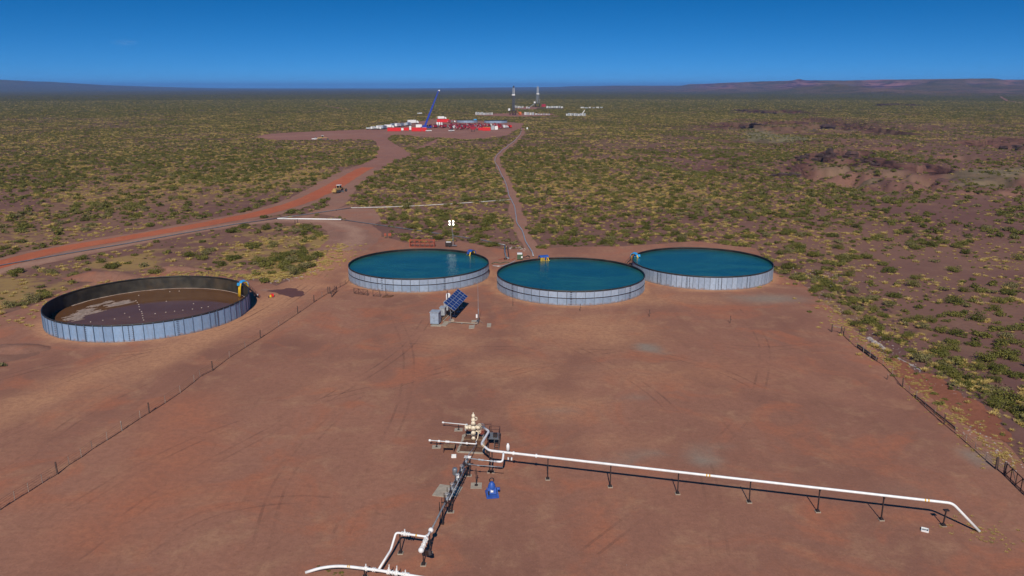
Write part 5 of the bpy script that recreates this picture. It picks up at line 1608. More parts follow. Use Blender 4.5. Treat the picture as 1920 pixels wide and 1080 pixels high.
def truck_proto(Lb, Hb, body, cab, kind):
    """lorry facing +x; kind: box, pump or tank"""
    t = thing('truck', 'x', 'truck')
    b = MB(); b.box((0, 0, 1.0), (Lb + 2.6, 1.1, .35))
    b.build('chassis', M['dark_steel'], t)
    b = MB()
    for x in (-Lb * .38, -Lb * .25, Lb * .5 + .9):
        for y in (-1.0, 1.0): b.tube([(x, y - .2, .52), (x, y + .2, .52)], .52, 8)
    b.build('wheel', M['rubber'], t)
    if kind == 'box': MB().box((-.9, 0, 1.2 + Hb / 2), (Lb, 2.5, Hb)).build('body', M[body], t)
    elif kind == 'tank': MB().tube([(-Lb / 2 - .9, 0, 1.2 + Hb / 2), (Lb / 2 - .9, 0, 1.2 + Hb / 2)], Hb / 2, 12).build('body', M[body], t)
    else:
        MB().box((-Lb * .30, 0, 1.2 + Hb * .42), (Lb * .42, 2.3, Hb * .84)).build('engine', M[body], t)
        MB().box((Lb * .12, 0, 1.2 + Hb * .32), (Lb * .28, 2.0, Hb * .64)).build('gearbox', M['grey_steel'], t)
        b = MB()
        for k in range(3): b.tube([(-Lb * .50 - .9 + k * .5, .4, 1.2), (-Lb * .50 - .9 + k * .5, .4, 1.3 + Hb * .6)], .22, 6)
        b.build('pump', M['light_steel'], t)
        MB().box((-Lb * .30, 0, 1.2 + Hb * .95), (Lb * .36, 2.0, Hb * .18)).build('radiator', M['dark_steel'], t)
    b = MB(); x0 = Lb / 2 + .2 - .3
    b.add([(x0, -1.2, 1.0), (x0 + 2.2, -1.2, 1.0), (x0 + 2.1, -1.1, 2.1), (x0 + 1.5, -1.1, 3.2), (x0, -1.1, 3.2), (x0, 1.2, 1.0), (x0 + 2.2, 1.2, 1.0), (x0 + 2.1, 1.1, 2.1), (x0 + 1.5, 1.1, 3.2), (x0, 1.1, 3.2)],
          [(0, 1, 2, 3, 4), (9, 8, 7, 6, 5), (1, 6, 7, 2), (3, 8, 9, 4), (0, 4, 9, 5), (2, 7, 8, 3)])
    c = b.build('cab', M[cab], t)
    b = MB(); b.add([(x0 + 2.13, -1.0, 2.15), (x0 + 2.13, 1.0, 2.15), (x0 + 1.56, 1.0, 3.1), (x0 + 1.56, -1.0, 3.1)], [(0, 1, 2, 3)])
    b.build('windscreen', M['glass_dark'], c)
    return t

# ================================================================== DISTANT WORKS WITH RED TRUCKS
PROTO = {}
def put(kind, px, py, label, rz=0.0, group=None, sc=1.0, sx=None):
    if kind not in PROTO:
        spec = dict(white_box=(9, 3.0, 'white_paint', 'white_paint', 'box'), grey_box=(9, 3.0, 'grey_blue', 'white_paint', 'box'), white_tank=(8, 2.4, 'light_steel', 'white_paint', 'tank'),
                    red_pump=(10, 2.7, 'dark_red', 'dark_red', 'pump'), red_box=(9, 2.9, 'red_paint', 'white_paint', 'box'), red_white=(10, 2.6, 'dark_red', 'white_paint', 'pump'))[kind]
        o = truck_proto(*spec); PROTO[kind] = o
        o.location = at(px, py); o.rotation_euler = (0, 0, rz); o['label'] = label
        if group: o['group'] = group
    else:
        o = dup(PROTO[kind], at(px, py), rz, label, group)
    o.scale = (sx or sc, sc, sc)
    return o
ORD = ['first', 'second', 'third', 'fourth', 'fifth', 'sixth', 'seventh', 'eighth', 'ninth', 'tenth', 'eleventh', 'twelfth', 'thirteenth', 'fourteenth', 'fifteenth', 'sixteenth', 'seventeenth', 'eighteenth']
G1_ = 'white and grey trucks queued along the far clearing'
row = [(692, 243, 'white_tank', .2, .7), (700.5, 242.8, 'white_box', 1.2, .9), (707, 242.9, 'white_tank', .3, .8), (713.5, 242.6, 'white_box', 1.0, 1.15), (720.5, 242.2, 'grey_box', 1.3, 1.1), (729, 240.0, 'white_box', .1, 1.0),
       (738, 238.2, 'grey_box', 1.2, 1.1), (746, 238.4, 'white_box', 1.3, 1.2), (753, 237.4, 'grey_box', 1.2, 1.1), (760, 236.6, 'white_box', 1.1, 1.0), (766, 236.2, 'grey_box', 1.3, 1.15), (773.5, 232.4, 'white_box', .5, 1.35)]
for i, (a, c, k, r, s) in enumerate(row):
    nm = dict(white_tank='silver tanker', white_box='white box truck', grey_box='grey-blue box truck')[k]
    put(k, a, c, f'{ORD[i]} vehicle along the white truck queue from its left end, a {nm}', r, G1_, s)

def container(px0, px1, py, h, d_, col, label, group='long red containers at the front of the far works', stripe=None, ribs=True, name='container', cat='container', depth_rz=0.0):
    a, b_ = at(px0, py), at(px1, py)
    Ln = (b_ - a).length
    t = thing(name, label, cat, a, depth_rz, group)
    MB().box((Ln / 2, d_ / 2, h / 2 + .15), (Ln, d_, h)).build('body', M[col], t)
    n = max(3, int(Ln / 1.6))
    b = MB()
    for k in range(n + 1): b.box((Ln * k / n, -.03, h / 2 + .15), (.14, .08, h - .1))
    b.build('rib', M[col], t)
    MB().box((Ln / 2, d_ / 2, h + .19), (Ln + .1, d_ + .1, .10)).build('roof', M[stripe or col], t)
    return t
container(726.5, 751.8, 246.2, 4.0, 2.6, 'red_paint', 'longest bright red container at the front edge, left of the crane')
container(757, 766.5, 245.0, 3.4, 2.6, 'red_paint', 'short red container between the two long red ones')
container(771.8, 790.8, 246.4, 4.4, 2.6, 'red_paint', 'long red container just left of the crane base', stripe='orange_paint')
container(792, 799.6, 246.4, 4.4, 2.6, 'red_paint', 'red container end with white stripe against the crane base', stripe='white_paint')
container(780, 791, 240.0, 4.2, 2.5, 'white_paint', 'white cabin behind the red container left of the crane', 'white cabins at the far works')
container(751.5, 756.5, 244.6, 2.6, 2.5, 'white_paint', 'small white cabin between the red containers', 'white cabins at the far works')
container(767.5, 771, 243.5, 4.5, 2.5, 'white_paint', 'narrow white cabin standing upright beside the red container', 'white cabins at the far works')
container(819.5, 842, 229.4, 4.6, 2.8, 'red_paint', 'bright red trailer standing alone behind the crane', 'red trailers behind the crane')
put('white_box', 828, 224.0, 'white truck parked behind the lone red trailer', .3, None, 1.2)
put('red_white', 846, 230, 'truck with pale cab right of the lone red trailer', .2, None, .9)
for i, (a, c) in enumerate([(820, 238.6), (824.2, 238.6), (828.5, 238.8)]):
    p = at(a, c)
    t = thing('silo', f'{("left", "middle", "right")[i]} of three slim white silos right of the crane', 'silo', p, 0, 'three slim white silos')
    MB().lathe([(.5, 1.2), (1.15, 2.2), (1.15, 6.0), (.9, 6.4), (.02, 6.6)], 12).build('shell', M['white_paint'], t, True)
    for k in range(4): MB().bar((.9 * math.cos(k * 1.57 + .78), .9 * math.sin(k * 1.57 + .78), 0), (.9 * math.cos(k * 1.57 + .78), .9 * math.sin(k * 1.57 + .78), 2.4), .18).build('leg', M['grey_steel'], t)
G2_ = 'dark red pumping trucks in rows at the far works'
k = 0
for r_i, (py, x0, x1, n) in enumerate([(236.4, 846, 936, 11), (239.4, 812, 900, 11), (242.2, 848, 905, 7)]):
    for i in range(n):
        a = x0 + (x1 - x0) * i / (n - 1) + (vnoise(np.array([i * 3.1]), np.array([r_i * 2.2]), 9)[0] - .5) * 3
        kind = 'red_white' if (i * 7 + r_i * 3) % 5 == 1 else 'red_pump'
        put(kind, a, py + (i % 3) * .35, f'{ORD[i]} from the crane in the {("rear", "middle", "front")[r_i]} row of pumping trucks, ' + ('red with white cab' if kind == 'red_white' else 'all dark red'),
            R_(90 if i % 2 else 70) if r_i != 1 else R_(20 + 30 * (i % 3)), G2_, 1.0 + .12 * (i % 2))
container(905, 919.5, 245.2, 4.0, 4.0, 'red_paint', 'red container with yellow roof right of the pumping trucks', 'red containers right of the pumping trucks', stripe='hose_yellow')
container(897, 905, 244.6, 3.0, 3.0, 'red_paint', 'lower red container joined to the yellow-roofed one', 'red containers right of the pumping trucks')
container(921, 927, 243.6, 5.0, 3.0, 'light_steel', 'tall grey-white cabin right of the yellow-roofed red container', 'white cabins at the far works')
container(928, 933.5, 243.3, 4.2, 3.0, 'white_paint', 'white cabin next to the tall grey-white cabin', 'white cabins at the far works')
for i, (a, c, kd) in enumerate([(936, 240.5, 'red_box'), (940, 241, 'red_pump'), (944.5, 239.5, 'white_box'), (948.5, 240.5, 'white_box'), (953, 239.6, 'red_box'), (957, 239.8, 'red_box')]):
    put(kd, a, c, f'{ORD[i]} truck right of the white cabins at the right end of the far works', R_(60 + 20 * (i % 3)), 'trucks at the right end of the far works', .85)
p = at(887, 247)
t = thing('sand_hopper', 'dark red hopper standing forward of the pumping trucks on the berm', 'hopper', p)
MB().add([(-4.5, -1.5, 6.0), (4.5, -1.5, 6.0), (4.5, 1.5, 6.0), (-4.5, 1.5, 6.0), (-2, -1.2, 2.5), (2, -1.2, 2.5), (2, 1.2, 2.5), (-2, 1.2, 2.5)], [(0, 1, 2, 3), (0, 4, 5, 1), (1, 5, 6, 2), (2, 6, 7, 3), (3, 7, 4, 0), (7, 6, 5, 4)]).build('bin', M['dark_red'], t)
for s in (-1, 1): MB().box((s * 1.5, 0, 1.3), (.7, 2.0, 2.6)).build('leg', M['dark_steel'], t)
pickup('white pickup parked on the berm in front of the pumping trucks', at(846.5, 246.5), .8, s=1.4)
pickup('white pickup parked in front of the crane on the far clearing', at(803.5, 246.5), .3, s=1.3)
t = thing('sign_post', 'white box on dark legs beside the footpath at the corner of the far works', 'box', at(988.5, 244))
MB().box((0, 0, 2.2), (1.6, 1.0, 2.2)).build('box', M['white_paint'], t)
for s in (-1, 1): MB().bar((s * .6, 0, 0), (s * .6, 0, 1.2), .3).build('leg', M['dark_steel'], t)
for i, (a, b_, c) in enumerate([(855, 895, 230.4), (907, 951, 231.2)]):
    q0, q1 = at(a, c), at(b_, c)
    Rr = (q1 - q0).length / 2
    cc = (q0 + q1) / 2
    t = thing('water_tank', ('left' if i == 0 else 'right') + ' one of two low pale steel tanks behind the pumping trucks', 'water tank', (cc.x, cc.y + Rr, 0), 0, 'low steel tanks at the far works')
    da = 2 * PI / 40
    me = panel_mesh(Rr, 0.02, 3.6, da, .1, .12, mats=[M['panel_grey'], M['rib_steel']])
    for k in range(40): link('wall_panel', me, t, rot=(0, 0, da * k))
    MB().lathe([(Rr - .1, .05), (Rr - .1, 3.6)], 60, caps=False).build('liner', M['liner'], t, True)
    MB().lathe([(Rr - .1, 3.4), (Rr + .12, 3.4), (Rr + .12, 3.75), (Rr - .12, 3.75)], 60, closed=True).build('rim', M['liner'], t)
    b = MB(); b.add([(0, 0, 0)] + [((Rr - .12) * math.cos(2 * PI * k / 60), (Rr - .12) * math.sin(2 * PI * k / 60), 0) for k in range(60)], [(0, k + 1, (k + 1) % 60 + 1) for k in range(60)])
    tag(b.build('water', M['water'], loc=(cc.x, cc.y + Rr, 3.0)), kind='structure')
p = at(891, 229.6)
t = thing('filling_saddle', 'tiny bright blue cover between the two low tanks behind the pumping trucks', 'hose saddle', p)
MB().box((0, 0, 4.2), (4.5, 2, 1.4)).build('cover', M['sky_blue'], t); MB().bar((0, 0, 0), (0, 0, 4), .4).build('stand', M['dark_steel'], t)

# crane
p = at(799, 240.5)
tip = Vector((at(822.6, 170)[0] * 0, 0, 0))
t = thing('mobile_crane', 'tall dark blue telescopic crane leaning over the distant red containers', 'crane', p)
ztip = up(p, 170.2)
u_t = (822.3 - 960) / FPX; ray = at(822.3, 300) - Vector((0, 0, CH))
dd = Vector((u_t, CT + ((540 - 170.2) / FPX) * ST, 0)); xt = u_t / dd.y * p.y - p.x
b = MB(); b.box((0, 0, 1.4), (14, 3, 1.0)); b.build('carrier', M['boom_blue'], t)
b = MB()
for k in range(6):
    for y in (-1.4, 1.4): b.tube([(-5.6 + k * 2.2, y - .25, .7), (-5.6 + k * 2.2, y + .25, .7)], .7, 10)
b.build('wheel', M['rubber'], t)
MB().box((6.2, 0, 2.3), (1.8, 2.8, 1.8)).build('carrier_cab', M['boom_blue'], t)
MB().box((-1.6, 0, 2.9), (5.5, 2.8, 2.0)).build('turntable', M['boom_blue'], t)
MB().box((1.9, -1.0, 3.1), (1.6, 1.0, 1.9)).build('crane_cab', M['glass_dark'], t)
A, Bt = Vector((-1.2, 0, 3.4)), Vector((xt, 0, ztip))
for i, (f0, f1, wd) in enumerate([(0, .34, 2.3), (.32, .6, 2.0), (.58, .82, 1.7), (.8, 1.0, 1.4)]):
    o = MB().bar(A.lerp(Bt, f0), A.lerp(Bt, f1), wd, wd).build('boom_section', M['boom_blue'], t)
    q = A.lerp(Bt, (f0 + f1) / 2 + .03); q2 = A.lerp(Bt, (f0 + f1) / 2 + .07)
    if i: MB().bar(q - Vector((0, .02, 0)), q2 - Vector((0, .02, 0)), wd * .5, wd * 1.05).build('lettering_patch', M['light_steel'], o)
MB().box(Bt + Vector((.5, 0, .2)), (2.4, 1.2, 1.2)).build('boom_head', M['white_paint'], t)
MB().tube([Bt + Vector((1.0, 0, -.3)), Bt + Vector((1.0, 0, -22))], .14, 5).build('hoist_rope', M['dark_steel'], t)
MB().box(Bt + Vector((1.0, 0, -22.6)), (.7, .5, 1.4)).build('hook_block', M['machine_yellow'], t)
b = MB()
for s in (-1, 1):
    for x in (-5.5, 4.6): b.bar((x, 0, 1.2), (x, s * 4.2, 1.2), .5, .4); b.bar((x, s * 4.2, 0), (x, s * 4.2, 1.3), .5)
b.build('outrigger', M['boom_blue'], t)

# ================================================================== DRILLING RIGS
def lattice(b, p0, w0, p1, w1, n, th):
    """four-legged lattice between two heights"""
    p0, p1 = Vector(p0), Vector(p1)
    def cor(f):
        c = p0.lerp(p1, f); w_ = w0 + (w1 - w0) * f
        return [c + Vector((sx * w_ / 2, sy * w_ / 2, 0)) for sx, sy in ((-1, -1), (1, -1), (1, 1), (-1, 1))]
    c0, c1 = cor(0), cor(1)
    for k in range(4): b.bar(c0[k], c1[k], th * 1.5)
    for i in range(n):
        a, e = cor(i / n), cor((i + 1) / n)
        for k in range(4):
            k2 = (k + 1) % 4
            b.bar(a[k], e[k2] if i % 2 else a[k2].lerp(e[k2], 1.0), th); b.bar(e[k], e[k2], th)
    return b
p = at(962.5, 216.0)
t = thing('drilling_rig', 'nearer dark drilling rig with straight mast and white crew platform', 'drilling rig', p, .15)
b = MB()
for sx in (-6.5, -1.5, 4.5):
    for sy in (-3, 3): b.bar((sx, sy, 0), (sx, sy, 8), 1.1)
for sy in (-3, 3):
    for a_, c_ in ((-6.5, -1.5), (-1.5, 4.5)): b.bar((a_, sy, .5), (c_, sy, 7.5), .5)
b.build('substructure', M['brown_steel'], t)
MB().box((-1, 0, 8.4), (15, 8, .8)).build('drill_floor', M['dark_steel'], t)
MB().box((-8.2, -1, 10.4), (3.4, 4.5, 4.2)).build('doghouse', M['white_paint'], t)
lattice(MB(), (0.5, 0, 8.8), 4.6, (0.5, 0, 36.5), 4.2, 9, .42).build('lower_mast', M['rung_steel'], t)
MB().bar((.5, 0, 9), (.5, 0, 34), 1.7).build('drill_pipe_stack', M['rung_steel'], t)
MB().box((.0, 0, 37.2), (5.6, 5, 2.2)).build('crew_platform', M['white_paint'], t)
lattice(MB(), (.5, 0, 38.3), 3.5, (.5, 0, 50.0), 2.9, 5, .34).build('upper_mast', M['light_steel'], t)
MB().box((.5, 0, 51.6), (2.6, 2.4, 2.6)).build('crown_block', M['dark_steel'], t)
MB().bar((.5, 0, 52), (.5, 0, 54.5), .5).build('crown_post', M['dark_steel'], t)
b = MB(); b.bar((7, 0, 8.6), (14, -1, 1.2), 2.4, .6); b.bar((7, 2.5, 8.8), (14, 1.6, 1.4), .3); b.build('pipe_ramp', M['orange_paint'], t)
MB().box((13, 3, 3.0), (5, 4, 6.0)).build('catwalk_house', M['orange_paint'], t)
p2 = at(1008, 200.8)
t = thing('drilling_rig', 'farther drilling rig with splayed legs and white upper mast', 'drilling rig', p2, .1)
b = MB()
for sx in (-5.5, 5.5):
    for sy in (-3, 3): b.bar((sx, sy, 0), (sx, sy, 9), 1.2)
b.build('substructure', M['dark_steel'], t)
MB().box((0, 0, 9.4), (16, 9, .9)).build('drill_floor', M['dark_steel'], t)
b = MB()
for sx in (-1, 1):
    for y in (-2, 2): b.bar((sx * 5.2, y, 9.5), (sx * 2.2, y * .8, 33), 1.0)
    for k in range(5): b.bar((sx * (5.2 - .6 * k), -2, 9.5 + 4.7 * k), (sx * (5.2 - .6 * (k + 1)), 2, 9.5 + 4.7 * (k + 1)), .45)
b.bar((-2.5, -2, 30), (2.5, -2, 30), .7)
b.build('lower_mast', M['grey_steel'], t)
MB().bar((0, 0, 10), (0, 0, 31), 2.0).build('drill_pipe_stack', M['grey_steel'], t)
MB().box((0, -1, 34.2), (7, 5, 2.4)).build('crew_platform', M['white_paint'], t)
lattice(MB(), (0, 0, 35), 4.4, (0, 0, 51.5), 3.4, 6, .5).build('upper_mast', M['light_steel'], t)
MB().box((0, 0, 52.2), (3.6, 3, 1.6)).build('crown_block', M['light_steel'], t)
MB().box((-8.5, -2, 12.4), (4, 4, 4.2)).build('doghouse', M['white_paint'], t)
MB().box((16, 0, 4.0), (11, 5, 7.5)).build('pump_house', M['dark_red'], t)
MB().bar((-9, -2, 9), (-20, -3, 1), 2, .7).build('pipe_ramp', M['light_steel'], t)

cab0 = None
def camp(px0, px1, py, n, gname, rowlab, h=3.4, cols=('site_white', 'light_steel')):
    global cab0
    for i in range(n):
        a = px0 + (px1 - px0) * (i + .5) / n
        pc = at(a, py + (vnoise(np.array([i * 1.7]), np.array([px0 * .1]), 6)[0] - .5) * .9)
        wdt = abs(at(px1, py).x - at(px0, py).x) / n * (.55 + .35 * vnoise(np.array([i * 2.3]), np.array([px0]), 8)[0])
        t = thing('site_cabin', f'{ORD[i]} white cabin from the left in {rowlab}', 'cabin', pc, 0, gname)
        hh = h * (.8 + .5 * vnoise(np.array([i * 1.3]), np.array([py]), 4)[0])
        MB().box((0, 0, hh / 2 + .3), (wdt, 5, hh)).build('wall', M[cols[i % len(cols)]], t)
        MB().box((0, 0, hh + .38), (wdt + .3, 5.3, .15)).build('roof', M['site_white'], t)
        MB().box((wdt * .2, -2.53, hh * .5), (wdt * .16, .06, hh * .6)).build('door', M['grey_steel'], t)
camp(891, 924.5, 215.5, 9, 'cabins left of the nearer drilling rig', 'the row left of the nearer rig', 4.0)
camp(983, 1002, 215.6, 4, 'cabins right of the nearer drilling rig', 'the row right of the nearer rig', 4.0)
camp(1003, 1032, 215.4, 6, 'low units at the right end of the nearer drilling site', "the low row at the nearer rig's right end", 1.6)
camp(964, 982, 202.5, 5, 'cabins left of the farther drilling rig', 'the row left of the farther rig', 4.4)
camp(986, 994, 203.4, 2, 'small cabins below the farther rig ramp', 'the pair of cabins below the farther rig ramp', 4.0)
camp(1024, 1056, 202.6, 7, 'cabins right of the farther drilling rig', 'the row right of the farther rig', 4.2)
camp(1061, 1098, 217.6, 10, 'white units of the small camp right of the rigs', 'the small white camp right of the rigs', 4.0)
camp(1088, 1131, 203.2, 6, 'long white sheds far right of the rigs', 'the long sheds far right of the rigs', 2.8)
p = at(1092, 216.5)
t = thing('boom_lift', 'white slanting boom over the small camp right of the rigs', 'boom', p)
MB().bar((-2, 0, 1), (4, 0, 9.5), 1.6, 1.2).build('boom', M['white_paint'], t); MB().box((-1.5, 0, .8), (5, 3, 1.5)).build('base', M['white_paint'], t)
pickup('white pickup driving on the far track behind the crane', at(787, 213.5), .1, s=1.8)

# ================================================================== VEGETATION
def shrub_mesh(name, n_leaf, seed, flat=.55, leaf=.20, lobes=5, mat='leaf', stems=True):
    """a bush of unit radius: leaf faces spread through several uneven lobes, on thin stems"""
    rg = np.random.default_rng(seed)
    b = MB()
    L_ = []
    for k in range(lobes):
        a = 2 * PI * k / lobes + rg.uniform(-.5, .5); d = rg.uniform(.25, .68) if k else 0.1
        L_.append((d * math.cos(a), d * math.sin(a), rg.uniform(.22, .5) * flat * 1.5, rg.uniform(.28, .52)))
    for i in range(n_leaf):
        cx, cy, cz, r = L_[i % lobes]
        v = rg.normal(size=3); v /= np.linalg.norm(v); q = r * rg.uniform(.45, 1.05)
        c = np.array((cx + v[0] * q, cy + v[1] * q, max(.02, cz + v[2] * q * flat * 1.3)))
        n = v * .8 + rg.normal(size=3) * .5 + np.array((0, 0, .4)); n /= np.linalg.norm(n)
        u = np.cross(n, rg.normal(size=3)); u /= np.linalg.norm(u); w_ = np.cross(n, u)
        s = leaf * rg.uniform(.55, 1.25)
        b.add([c + u * s, c + w_ * s * .7, c - u * s * .9, c - w_ * s * .6], [(0, 1, 2, 3)])
    if stems:
        for k in range(lobes):
            cx, cy, cz, r = L_[k]
            b.tube([(0, 0, -.08), (cx * .5, cy * .5, cz * .4), (cx, cy, cz)], [.035, .025, .012], 3, False)
    return b.mesh(name, M[mat])

def grass_mesh(name, n, seed, blade=.16):
    rg = np.random.default_rng(seed)
    b = MB()
    for i in range(n):
        a = rg.uniform(0, 2 * PI); r = rg.uniform(0, .62) ** .8
        c = np.array((math.cos(a) * r, math.sin(a) * r, 0))
        lean = np.array((math.cos(a), math.sin(a), 0)) * rg.uniform(.05, .45) + np.array((rg.uniform(-.2, .2), rg.uniform(-.2, .2), rg.uniform(.32, .75)))
        sd_ = np.array((-math.sin(a + rg.uniform(-1, 1)), math.cos(a + rg.uniform(-1, 1)), 0)) * blade * rg.uniform(.6, 1.3)
        b.add([c - sd_, c + sd_, c + lean + sd_ * .35, c + lean - sd_ * .35], [(0, 1, 2, 3)])
    return b.mesh(name, M['straw'])

NEAR = [shrub_mesh('desert_shrub', 760, 100 + k, flat=(.6, .7, .55, .8, .62, .5)[k], leaf=(.075, .07, .08, .068, .075, .075)[k], lobes=(7, 8, 9, 6, 10, 8)[k]) for k in range(6)]
MIDS = [shrub_mesh('shrub_mid', 150, 200 + k, flat=(.6, .7, .5, .62)[k], leaf=.145, lobes=6, stems=False) for k in range(4)]
FARS = [shrub_mesh('shrub_far', 22, 300 + k, flat=.5, leaf=.36, lobes=4, stems=False) for k in range(3)]
GRN = [grass_mesh('grass_near', 90, 400 + k, .055) for k in range(4)]
GRF = [grass_mesh('grass_far', 16, 420 + k, .19) for k in range(3)]

BIG = [pp for pp in SHEETS]
BOX = [(min(p[0] for p in s), max(p[0] for p in s), min(p[1] for p in s), max(p[1] for p in s)) for s in BIG]
def free(x, y, margin_noise=True):
    ok = np.ones(x.shape, bool)
    for s, (x0, x1, y0, y1) in zip(BIG, BOX):
        m = (x > x0 - 1) & (x < x1 + 1) & (y > y0 - 1) & (y < y1 + 1) & ok
        if m.any():
            i = np.where(m)[0]
            ok[i[in_poly(x[i], y[i], s)]] = False
    for k in 'LCRB':
        cx, cy, r, h = TANKS[k]
        ok &= np.hypot(x - cx, y - cy) > r + 2.5
    return ok
HALF = R_(39)
def ring(r0, r1, dens, seed):
    rg = np.random.default_rng(seed)
    n = int(HALF * (r1 * r1 - r0 * r0) * dens)
    r = np.sqrt(rg.uniform(r0 * r0, r1 * r1, n)); a = rg.uniform(-HALF, HALF, n)
    return r * np.sin(a), r * np.cos(a), rg

def scatter(r0, r1, dens, smin, smax, seed, kind):
    x, y, rg = ring(r0, r1, dens, seed)
    r = np.hypot(x, y)
    cl = fbm(x, y, 26, 3, 80 if kind == 's' else 84) * .6 + fbm(x, y, 120, 3, 86) * .4
    right = sstep(20, 110, x - .12 * y) * (1 - sstep(700, 1300, r))
    if kind == 's': pr = np.clip((cl - .36) * 5.0, .17, 1) * (1 - .12 * right * (1 - sstep(300, 700, r)))
    else: pr = np.clip((cl - .36) * 4.6, .16, 1) * (1 - .50 * right)
    keep = rg.random(len(x)) < pr
    x, y = x[keep], y[keep]
    ok = free(x, y)
    x, y = x[ok], y[ok]
    z, mk = terrain(x, y)
    ok = (rg.random(len(x)) > mk['rock'] * .88) & (rg.random(len(x)) > mk['pale'] * .55)
    x, y, z = x[ok], y[ok], z[ok]
    d = poly_dist(x, y, EDGE)
    ok = ~((d < 5) & (y < 200) & (rg.random(len(x)) < (.5 if kind == 's' else .2)))
    x, y, z = x[ok], y[ok], z[ok]
    s = smin + (smax - smin) * rg.random(len(x)) ** 2.5
    return x, y, z, s, rg.random(len(x)) * 2 * PI

parts = [scatter(70, 330, .13, .45, 2.7, 1, 's'), scatter(330, 700, .135, .55, 2.8, 2, 's')]
X, Y, Z, S, A = [np.concatenate(q) for q in zip(*parts)]
# shrubs that stand out in the photograph: (column, row, radius)
HAND = [(1790, 655, 1.6), (1838, 545, 2.4), (1762, 666, 2.3), (1625, 628, 2.7), (1645, 636, 1.9), (1682, 655, 1.6), (1705, 678, 1.7), (1820, 720, 3.0), (1855, 735, 3.4), (1890, 756, 3.3), (1910, 775, 2.6),
        (1870, 770, 2.4), (1782, 722, 1.8), (1745, 602, 2.0), (1765, 620, 2.2), (1655, 592, 1.8), (1720, 598, 1.7), (1835, 690, 1.9), (1880, 700, 1.9), (1590, 590, 1.5), (1552, 556, 1.7), (1536, 540, 1.6),
        (6, 686, 1.3), (60, 566, 2.8), (85, 558, 2.2), (40, 572, 2.0), (20, 575, 2.2), (292, 512, 2.6), (415, 498, 2.0), (500, 498, 2.8), (520, 488, 2.2), (555, 475, 2.0), (575, 486, 2.0), (470, 460, 2.4), (210, 503, 2.3), (190, 492, 2.0)]
HP = [at(a, c, -2.5 if a > 1600 else 0) for a, c, _ in HAND]
hx = np.array([p.x for p in HP]); hy = np.array([p.y for p in HP])
hz = terrain(hx, hy)[0]
X = np.concatenate([hx, X]); Y = np.concatenate([hy, Y]); Z = np.concatenate([hz, Z]); S = np.concatenate([np.array([q for _, _, q in HAND]), S]); A = np.concatenate([RNG.random(len(hx)) * 6.28, A])
U, V = proj(X, Y, Z)
inside = (U > 6) & (U < 1914) & (V < 1070)
for k in 'LCRB':       # hidden behind a tank
    cx, cy, r, h = TANKS[k]
    u0, v0 = proj(np.array([cx]), np.array([cy + r]), np.array([h])); ru = FPX * r / cy
    inside &= ~((np.abs(U - u0[0]) < ru) & (V > v0[0] - 2) & (Y > cy - r))
size = np.where(inside, S / np.hypot(X, Y), 0)
size[:len(HAND)] *= 1.6
order = np.argsort(-size)
solo = order[:300]
rest = np.setdiff1d(np.arange(len(X)), solo)

def region(u, v, x, y):
    if u > 1440 and v > 500: return 'on the red-brown slope right of the pad'
    if u > 1440: return 'on the purple soil beyond the right-hand tank'
    if u > 1180: return 'on the soil behind the right-hand tank'
    if u > 985: return 'right of the footpath behind the middle tank'
    if u > 640: return 'behind the left full tank and its lamp mast'
    if v > 455 or u > 430 and v > 418: return 'on the straw-coloured ground behind the drained tank'
    return 'beyond the fresh red road on the left'
MARKS = [((790, 463), 'the rusty red rack'), ((846, 462), 'the lamp mast'), ((726, 447), 'the pair of red-brown boards'), ((556, 420), 'the two leaning stumps'),
         ((520, 411), 'the left end of the white road-crossing pipe'), ((640, 412), 'the right end of the white road-crossing pipe'), ((660, 389), 'the left end of the scrub pipe'),
         ((800, 385), 'the middle of the white scrub pipe'), ((958, 374), 'the right end of the white scrub pipe'), ((635, 362), 'the yellow grader'), ((948, 470), 'the grey pipe riser'),
         ((985, 452), 'the lower end of the footpath hose'), ((945, 335), 'the upper bend of the footpath'), ((1180, 470), 'the light blue saddle of the right tank'), ((1320, 455), 'the back of the right tank'),
         ((1080, 462), 'the back of the middle tank'), ((1452, 505), 'the right side of the right tank'), ((1570, 620), 'the timber corner brace'), ((1640, 645), 'the pale rock slab'), ((1705, 690), 'the thin white crust line'),
         ((1840, 770), 'the raw red soil bank'), ((457, 525), 'the yellow hoses of the drained tank'), ((330, 505), 'the back of the drained tank'), ((200, 515), 'the soil mound behind the drained tank'),
         ((75, 575), 'the left side of the drained tank'), ((5, 660), 'the dark soil patch left of the drained tank'), ((100, 482), 'the left part of the access road'), ((320, 442), 'the middle of the access road'),
         ((620, 440), 'the inside of the access road bend'), ((250, 440), 'the left part of the fresh red road'), ((500, 395), 'the middle of the fresh red road'), ((1900, 640), 'the right edge above the braced gate'),
         ((1750, 540), 'the bare slope far right of the tanks'), ((1600, 500), 'the stony ground right of the right tank'), ((1500, 430), 'the flat soil behind the right tank')]
MP = np.array([tuple(at(*m)[:2]) for m, _ in MARKS])
NTH = ['nearest', 'second nearest', 'third nearest', 'fourth nearest', 'fifth nearest', 'sixth nearest', 'seventh nearest', 'eighth nearest', 'ninth nearest', 'tenth nearest', 'eleventh nearest', 'twelfth nearest']
dm = np.hypot(X[solo][:, None] - MP[None, :, 0], Y[solo][:, None] - MP[None, :, 1])
wh_, cnt = dm.argmin(1), {}
rank = {}
for q in np.argsort(dm.min(1)):
    k = int(wh_[q]); rank[int(q)] = cnt.get(k, 0); cnt[k] = cnt.get(k, 0) + 1
